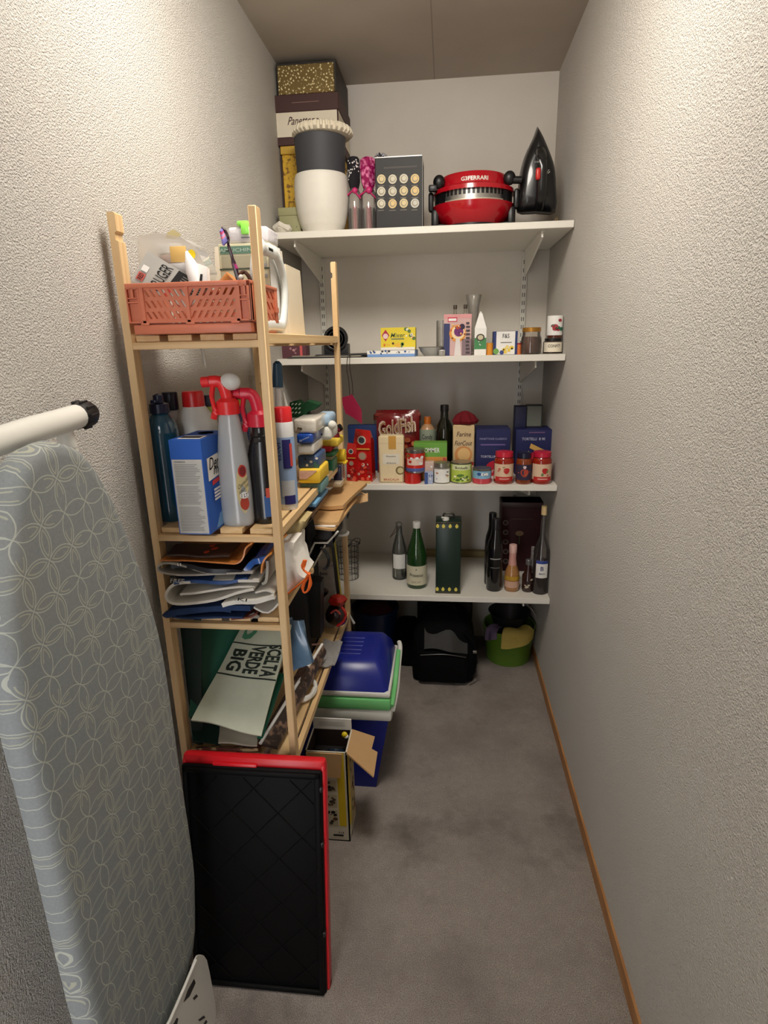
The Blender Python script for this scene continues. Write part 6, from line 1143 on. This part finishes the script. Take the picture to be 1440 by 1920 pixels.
T = Thing('floral_book', 'old cream book with green floral cover edge under the rack shelf', 'book'); q = T.solo(); blob(q, [(533, 1014), (533, 992), (545, 980), (562, 976), (572, 978), (556, 1012)], -1.40, .08, P((186, 168, 120), .7, var=.15), .003)
T.done()
T = Thing('black_pouch', 'black fabric pouch hanging behind the white cotton bag', 'bag'); q = T.solo(); blob(q, [(553, 1038), (553, 1018), (566, 998), (574, 990), (580, 1020), (572, 1030), (568, 1054), (560, 1048)], -1.32, .08, SOFTBLACK, .004); T.done()
# support column of cases on the bottom shelf
T = Thing('document_case', 'tall black document case standing at the back of the bottom rack shelf', 'case'); q = T.part('case_body'); zc_ = oY(605, 1016, -1.12).z; q.box(.05, .225, -1.13, -.945, ZD+.0005, zc_-.001, P((18, 18, 20), .6), .008); q = T.part('grab_handle'); q.tube(smooth([(.226, -1.06, ZD+.20), (.255, -1.05, ZD+.19), (.255, -.98, ZD+.15), (.226, -.97, ZD+.12)], 4), .006, BLACK, 8); T.done()
T = Thing('briefcase', 'flat black briefcase lying under the kraft paper bags', 'case'); q = T.part('shell'); a = .05; b = oY(628, 1000, -1.12).x; zt_ = oY(600, 984, -1.14).z; q.box(a, b, -1.16, -.86, zc_, zt_, P((22, 16, 20), .45), .006); q.box(oY(576, 1000, -1.16).x, b, -1.165, -1.12, zc_-.001, zt_-.001, P((20, 14, 18), .45), .004)
q = T.part('clasp'); q.box(.262, .27, -1.1665, -1.165, zt_-.016, zt_-.012, STEEL, .001); T.done()
KZ = zt_
for i, (nm, dz, l, r, Ya, Yb_, th) in enumerate((('bottom kraft paper bag of the pile beside the rear post', 0, 574, 630, -1.19, -.88, .006), ('middle kraft paper bag of the pile beside the rear post', .008, 582, 632, -1.17, -.86, .010), ('upper kraft paper bag with folded end sticking past the rear post', .021, 590, 650, -1.06, -.76, .012))):
    T = Thing('kraft_bag', nm, 'bag'); q = T.part('bag_body'); a = oY(l, 980, Ya).x; b = oY(r, 980, Ya).x; rz_ = (.05, -.04, .10)[i]
    q.grid(lambda u, v: (a+(b-a)*u+rz_*(v-.3)*.3, Ya+(Yb_-Ya)*v, KZ+dz+th+.002*math.sin(5*u+4*v+i)), 10, 8, P((206, 164, 112), .75, var=.06, bump=.15, bs=30), th*.9); q.sharp = 50
    if i == 1: T.part('white_edge').box(a-.01, b-.004, Ya-.01, Ya+.1, KZ+dz-.002, KZ+dz+.001, WHT)
    if i == 2:
        q = T.part('bag_mouth'); q.label = 'open folded mouth of the bag'; KM = P((210, 170, 120), .75, var=.08)
        m_ = [oY(*p, -.80) for p in ((640, 950), (660, 950), (676, 944), (688, 934), (682, 926), (668, 922), (655, 930), (645, 938))]
        q.grid(lambda u, v: tuple(oY(640+50*u, 948-6*math.sin(3*u)-18*u*u+10*(v-.5)+6*v*u, -.80-.01*v)), 8, 4, KM, .003); q.tube(smooth([tuple(p) for p in m_[2:7]], 3), .006, KM, 8, flat=.4); q.grid(lambda u, v: tuple(oY(642+26*u, 921+22*v-8*u, -.81+.02*v)), 4, 4, KM, .003); q.box(*(lambda p: (p.x-.008, p.x+.012, -.80, -.77))(oY(655, 910, -.79)), oY(655, 925, -.79).z, oY(655, 905, -.79).z, KM, .004)
    T.done()
for i, (l, r, t_, b_, c, nm) in enumerate(((556, 592, 944, 951, (110, 160, 200), 'light blue folder edge between the rack shelf and kraft bags'), (552, 590, 952, 957, (30, 34, 60), 'black and navy folder edge under the light blue one'), (548, 584, 960, 972, (120, 90, 66), 'brown paper bundle edge under the folders'))):
    pack('paper_folder', nm, 'folder', l, r, t_, b_, -1.26+.01*i, .16, card(*c), .001)
T = Thing('storage_jar', 'clear preserving jar with silver rim behind the rear post', 'jar'); x, y, w, h = spot(628, 650, 948, 995, zc_+.0, -1.0, True); x -= .012; zj = oY(638, 1001, -.99).z; hj = oY(638, 944, -.99).z-zj; R = w/2
q = T.part('glass_body'); q.open_lathe([(R*.9, 0), (R, .005), (R, hj*.72), (R*.9, hj*.8), (R*.84, hj*.8), (R*.9, hj*.7), (R*.85, .006)], glass((206, 200, 190), 'j', .9, .3), (x+.012, y, zj), 24); q.label = None
q = T.part('lid'); q.label = 'silver and dark lid'; q.lathe([(0, hj*.78), (R, hj*.78), (R, hj*.86), (R*.8, hj*.9), (0, hj)], STEEL, (x+.012, y, zj), 24); T.part('filling').lathe([(0, .006), (R*.8, .008), (R*.8, hj*.5), (0, hj*.5)], two('jar_fill', (190, 184, 150), (40, 36, 34), 90, .35, .6), (x+.012, y, zj), 16)
T.part('silver_band').lathe([(R*1.3, -.004), (R*1.35, .002), (0, .002)], P((214, 212, 208), .3), (x+.012, y, zj), 24); T.done()
T = Thing('folding_stool', 'black seat with white metal edge leaning beside the document case', 'stool'); YZ_ = -1.175; s_ = lambda px, py, Y=YZ_: tuple(oY(px, py, Y))
q = T.part('frame'); q.label = 'thin white metal frame'; q.tube([s_(634, 996), s_(614, 1018), s_(590, 1018), s_(576, 1046), s_(570, 1062)], .003, WHITE, 8); q = T.part('frame'); q.label = 'thin white metal frame'; q.tube([s_(610, 1022), s_(590, 1058), s_(582, 1070)], .0025, P((170, 160, 140), .4), 8)
q = T.part('seat'); c = [oY(*p, YZ_+.005) for p in ((592, 1021), (606, 1021), (584, 1066), (572, 1066))]; q.hexa([c[3], c[2], c[2]+Vector((0, .03, 0)), c[3]+Vector((0, .03, 0)), c[0], c[1], c[1]+Vector((0, .03, 0)), c[0]+Vector((0, .03, 0))], SOFTBLACK)
q = T.part('handle'); q.tube(smooth([s_(601, 1026), s_(610, 1034), s_(617, 1050), s_(612, 1065), s_(606, 1064)], 4), .0045, BLACK, 8); T.done()
T = Thing('spirit_level', 'long slim yellow edged dark bar leaning next to the rear post', 'tool'); q = T.solo(); A_, B_ = oY(622, 1005, -.93), oY(636, 1128, -.93); q.tube([tuple(A_), tuple(B_)], .007, P((34, 28, 24), .5), 4); q.tube([(A_.x+.008, -.935, A_.z), (B_.x+.009, -.935, B_.z)], .0032, P((176, 160, 60), .5), 6); q.tube([(A_.x-.006, -.93, A_.z-.01), (A_.x+.0, -.93, B_.z+.14)], .005, P((150, 130, 80), .6), 6); T.done()
T = Thing('black_box_case', 'black angular hard case standing on the bottom rack shelf', 'case'); q = T.solo(); YQ = -1.10; pts = [F(px, py, YQ) for px, py in ((546, 1132), (566, 1104), (582, 1091), (601, 1094), (601, 1196), (578, 1196), (571, 1166), (548, 1163))]
q.prism(pts, 'y', YQ, YQ+.05, P((12, 12, 15), .5, var=.1)); T.done()
T = Thing('grey_carton', 'grey lilac carton edge with black writing behind the hard case', 'box'); q = T.solo(); YQ2 = -.935; a, b = oY(594, 1080, YQ2).x, oY(628, 1080, YQ2).x; zq_ = oY(610, 1062, YQ2).z
q.hexa([(a+.0, YQ2, ZD+.001), (b-.008, YQ2, ZD+.001), (b-.008, YQ2+.06, ZD+.001), (a, YQ2+.06, ZD+.001), (a-.01, YQ2, zq_), (b, YQ2, zq_), (b, YQ2+.06, zq_), (a-.01, YQ2+.06, zq_)], P((176, 168, 160), .6, var=.2)); q.tf('box', (a+b)/2-.006, zq_-.024, .026, .012, YQ2-.001, DKTXT, .2); q.box(a+.002, a+.016, YQ2-.004, YQ2, ZD+.002, zq_-.03, P((112, 100, 120), .5), .002)
T.done()
T = Thing('red_pouch', 'shiny dark red and black glossy bag beside the rear post', 'bag'); q = T.part('lower_pouch'); YR = -.99; c = oY(630, 1158, YR); q.ball((c.x-.004, YR+.02, c.z), .036, film(34, 10, 12), 18, sx=1, sy=.8, sz=1.05)
for i, v in enumerate(q.v): q.v[i] = v+Vector((.004*math.sin(60*v.z+40*v.x), 0, .003*math.sin(80*v.x)))
q2 = T.part('upper_pouch'); q2.label = 'glossy red crinkled top'; c2 = oY(631, 1130, YR-.01); q2.lathe([(0, -.016), (.022, -.013), (.028, 0), (.020, .014), (0, .018)], film(160, 30, 18), (c2.x, YR+.01, c2.z), 22, sy=.8, wob=lambda a, z: 1+.12*math.sin(4*a+90*z)+.06*math.sin(9*a)); q2.tube(smooth([tuple(oY(640, 1138, YR-.03)), tuple(oY(648, 1150, YR-.03)), tuple(oY(644, 1165, YR-.03)), tuple(oY(632, 1174, YR-.03))], 3), .0045, film(170, 30, 26), 8); q2.tube(smooth([tuple(oY(620, 1150, YR-.03)), tuple(oY(630, 1144, YR-.03)), tuple(oY(638, 1152, YR-.03))], 3), .003, film(170, 60, 50), 8)
T.done()
T = Thing('white_hook', 'small white plastic hook sticking out behind the rear post', 'hook'); T.solo().tube([tuple(oY(655, 1152, -.80)), tuple(oY(660, 1162, -.80)), tuple(oY(664, 1169, -.80))], [.003, .004, .005], P((190, 190, 186), .4), 8); T.done()
# ================================================================ rack: bottom shelf
def lean(name, label, cat, pts, mat, th=.004, deco=None, nu=8, nv=10, wav=.002):
    """pts: (px, py, Y) for bottom-left, bottom-right, top-right, top-left"""
    c = [oY(*p) for p in pts]; 
    def S(u, v, e=0.0):
        p = (c[0]*(1-u)+c[1]*u)*(1-v)+(c[3]*(1-u)+c[2]*u)*v; return (p.x, p.y-e+wav*math.sin(6*u+3*v), p.z+wav*.5*math.sin(9*v+5*u))
    T = Thing(name, label, cat); q = T.solo(); q.grid(lambda u, v: S(u, v), nu, nv, mat, -th if 0 else th); q.sharp = 60
    if deco: deco(q, S)
    T.done(); return T
def stick(q, S, pts, m, e=.0015): q.add([S(u, v, e) for u, v in pts], [list(range(len(pts)))], m)
lean('magazine', 'floral pink covered magazine lying lowest on the bottom rack shelf', 'magazine', [(360, 1416, -1.575), (520, 1420, -1.575), (540, 1368, -1.42), (372, 1390, -1.42)], two('magazine_print', (206, 182, 168), (150, 56, 74), 34, .50, .62, .4), .005)
lean('magazine', 'dark brown magazine with blossom picture under the cream bag', 'magazine', [(366, 1404, -1.57), (484, 1402, -1.57), (500, 1378, -1.42), (385, 1382, -1.42)], two('magazine_print_dark', (130, 74, 64), (226, 196, 150), 44, .50, .58, .4), .006)
lean('green_folder', 'very dark green folder standing at the left inside the bottom shelf', 'folder', [(362, 1392, -1.54), (380, 1400, -1.54), (376, 1160, -1.50), (336, 1160, -1.50)], P((10, 40, 34), .5), .004, wav=0)
lean('green_folder', 'green cardboard folder leaning behind the lettered bag', 'folder', [(354, 1345, -1.55), (430, 1330, -1.50), (462, 1168, -1.36), (370, 1168, -1.42)], P((20, 92, 74), .5, var=.05), .004, wav=0)
lean('green_folder', 'flat dark green folder under the lettered bag\'s lower edge', 'folder', [(362, 1388, -1.565), (412, 1394, -1.565), (425, 1362, -1.50), (358, 1350, -1.50)], P((16, 56, 50), .5), .004, wav=0)
lean('green_folder', 'green folder strip showing right of the lettered bag', 'folder', [(482, 1384, -1.56), (492, 1386, -1.56), (534, 1262, -1.42), (515, 1262, -1.42)], P((18, 92, 70), .5), .004, wav=0)
lean('cream_bag', 'cream paper bag corner under the lettered shopping bag', 'bag', [(409, 1392, -1.57), (482, 1396, -1.57), (486, 1360, -1.50), (412, 1360, -1.50)], P((206, 198, 180), .7), .004)
def scelta(q, S):
    K = P((20, 34, 28), .6)
    for v in (.475, .80):
        for k in range(12): a_, b_ = k/12, (k+1)/12; stick(q, S, [(a_, v-.007-.008*a_), (b_, v-.007-.008*b_), (b_, v+.007-.008*b_), (a_, v+.007-.008*a_)], K, .0022)
    for t_, u, wd in (('SCELTA', .835, .315), ('VERDE', .535, .28), ('BIG', .225, .22)):
        q.txt('*'+t_, wd, .26, lambda a, b: S(u+b+.0*a, .645-a-(.02 if t_ == 'BIG' else 0), .0022), K)
    stick(q, S, [(.12, .86), (.20, .84), (.30, .86), (.36, .93), (.36, 1), (.30, 1), (.27, .93), (.20, .90), (.16, .93), (.17, 1), (.10, 1)], P((70, 130, 100), .6))
lean('shopping_bag', 'pale green-grey shopping bag with dark SCELTA VERDE lettering leaning on the shelf', 'bag', [(358, 1350, -1.585), (490, 1378, -1.585), (545, 1172, -1.38), (455, 1172, -1.38)], P((186, 190, 170), .6, var=.05, bump=.3, bs=25, bd=.004), .008, scelta, 12, 16, .003)
lean('blue_plastic_bag', 'translucent light blue plastic bag behind the front post', 'bag', [(545, 1262, -1.36), (585, 1242, -1.36), (564, 1166, -1.32), (540, 1160, -1.32)], P((100, 130, 160), .25, var=.3, vs=30, bump=.5, bs=40, coat=.3), .02)
lean('magazine', 'brown magazine spine slanting beside the white edged frame', 'magazine', [(484, 1392, -1.55), (494, 1392, -1.55), (578, 1250, -1.30), (562, 1250, -1.30)], two('magazine_spine', (96, 70, 56), (60, 44, 40), 60, .4, .6), .01)
T = Thing('picture_frame', 'thin white edged frame slanting on the bottom rack shelf', 'frame'); q = T.part('white_edge'); e_ = [(488, 1394, -1.57), (540, 1310, -1.42), (604, 1208, -1.18)]; q.tube([tuple(oY(*p)) for p in e_], .004, WHT, 8); q.tube([tuple(oY(604, 1208, -1.18)), tuple(oY(585, 1209, -1.18))], .003, P((120, 90, 80), .5), 8)
q = T.part('picture'); q.label = 'dark picture surface'; c = [oY(*p) for p in ((492, 1394, -1.575), (520, 1400, -1.56), (612, 1220, -1.16), (606, 1210, -1.18))]; q.hexa([c[0], c[1], c[2], c[3]]+[p+Vector((0, 0, -.008)) for p in c], two('frame_print', (60, 48, 44), (150, 120, 100), 50, .5, .65, .4)); T.done()
T = Thing('plastic_ring', 'white plastic ring lying on the bottom shelf plank', 'handle'); q = T.part('ring'); zr = ZD+.012
rc = [tuple(oZ(*p, zr)) for p in ((550, 1285), (560, 1275), (574, 1271), (588, 1277), (592, 1288), (588, 1300), (578, 1309), (566, 1314), (552, 1314))]; q.tube(smooth(rc, 3), .0055, WHITE, 10); q.tube(smooth([tuple(oZ(*p, zr+.004)) for p in ((590, 1290), (584, 1302), (574, 1308), (562, 1312))], 3), .0055, WHITE, 8)
T.part('fitting').tube([tuple(oZ(556, 1303, zr)), tuple(oZ(568, 1298, zr))], .007, plastic(170, 30, 40), 8); T.done()
T = Thing('bubble_wrap', 'grey translucent bubble wrap draped over the shelf plank', 'wrap'); q = T.solo(); BW = P((160, 158, 156), .3, var=.2, vs=200, bump=.8, bs=250, bd=.003, alpha=.85)
cs2 = [oZ(594, 1252, ZD+.012), oZ(628, 1250, ZD+.0), oZ(643, 1205, ZD+.012), oZ(607, 1201, ZD+.02)]
q.grid(lambda u, v: (lambda p: (p.x, p.y, p.z+.003*math.sin(9*u+7*v)+.004))((cs2[0]*(1-u)+cs2[1]*u)*(1-v)+(cs2[3]*(1-u)+cs2[2]*u)*v), 12, 12, BW, .004); T.done()
# ================================================================ camera and light
cd = bpy.data.cameras.new('camera'); cam = bpy.data.objects.new('camera', cd); COL.objects.link(cam)
cam.matrix_world = Matrix.Translation(CAM) @ Matrix((CR, CU, -CF)).transposed().to_4x4()
cd.sensor_fit = 'VERTICAL'; cd.sensor_height = 36; cd.lens = FPX/1920*36; cd.clip_start = .02; SC.camera = cam
def area(name, loc, rot, size, e, col, shape='DISK', sy=None):
    l = bpy.data.lights.new(name, 'AREA'); l.energy = e; l.color = col; l.shape = shape; l.size = size
    if sy: l.size_y = sy
    o = bpy.data.objects.new(name, l); COL.objects.link(o); o.location = loc; o.rotation_euler = rot; return o
area('ceiling_lamp_light', (.50, -1.56, 2.34), (.32, 0, 0), .44, 17.6, (1, .93, .83))
pl = bpy.data.lights.new('ceiling_lamp_glow', 'POINT'); pl.energy = 1.2; pl.color = (1, .92, .81); pl.shadow_soft_size = .14; po = bpy.data.objects.new('ceiling_lamp_glow', pl); COL.objects.link(po); po.location = (.54, -1.38, 2.27)
w = bpy.data.worlds.new('world'); SC.world = w; w.use_nodes = True; bg = w.node_tree.nodes['Background']; bg.inputs[0].default_value = (.97, .96, .97, 1); bg.inputs[1].default_value = 5.5
SC.view_settings.view_transform = 'Standard'; SC.view_settings.look = 'None'; SC.view_settings.gamma = 1; SC.view_settings.exposure = 0; SC.view_settings.use_curve_mapping = False
SC.cycles.max_bounces = 8; SC.cycles.transparent_max_bounces = 16; SC.cycles.caustics_reflective = False; SC.cycles.caustics_refractive = False
SC.cycles.use_denoising = True
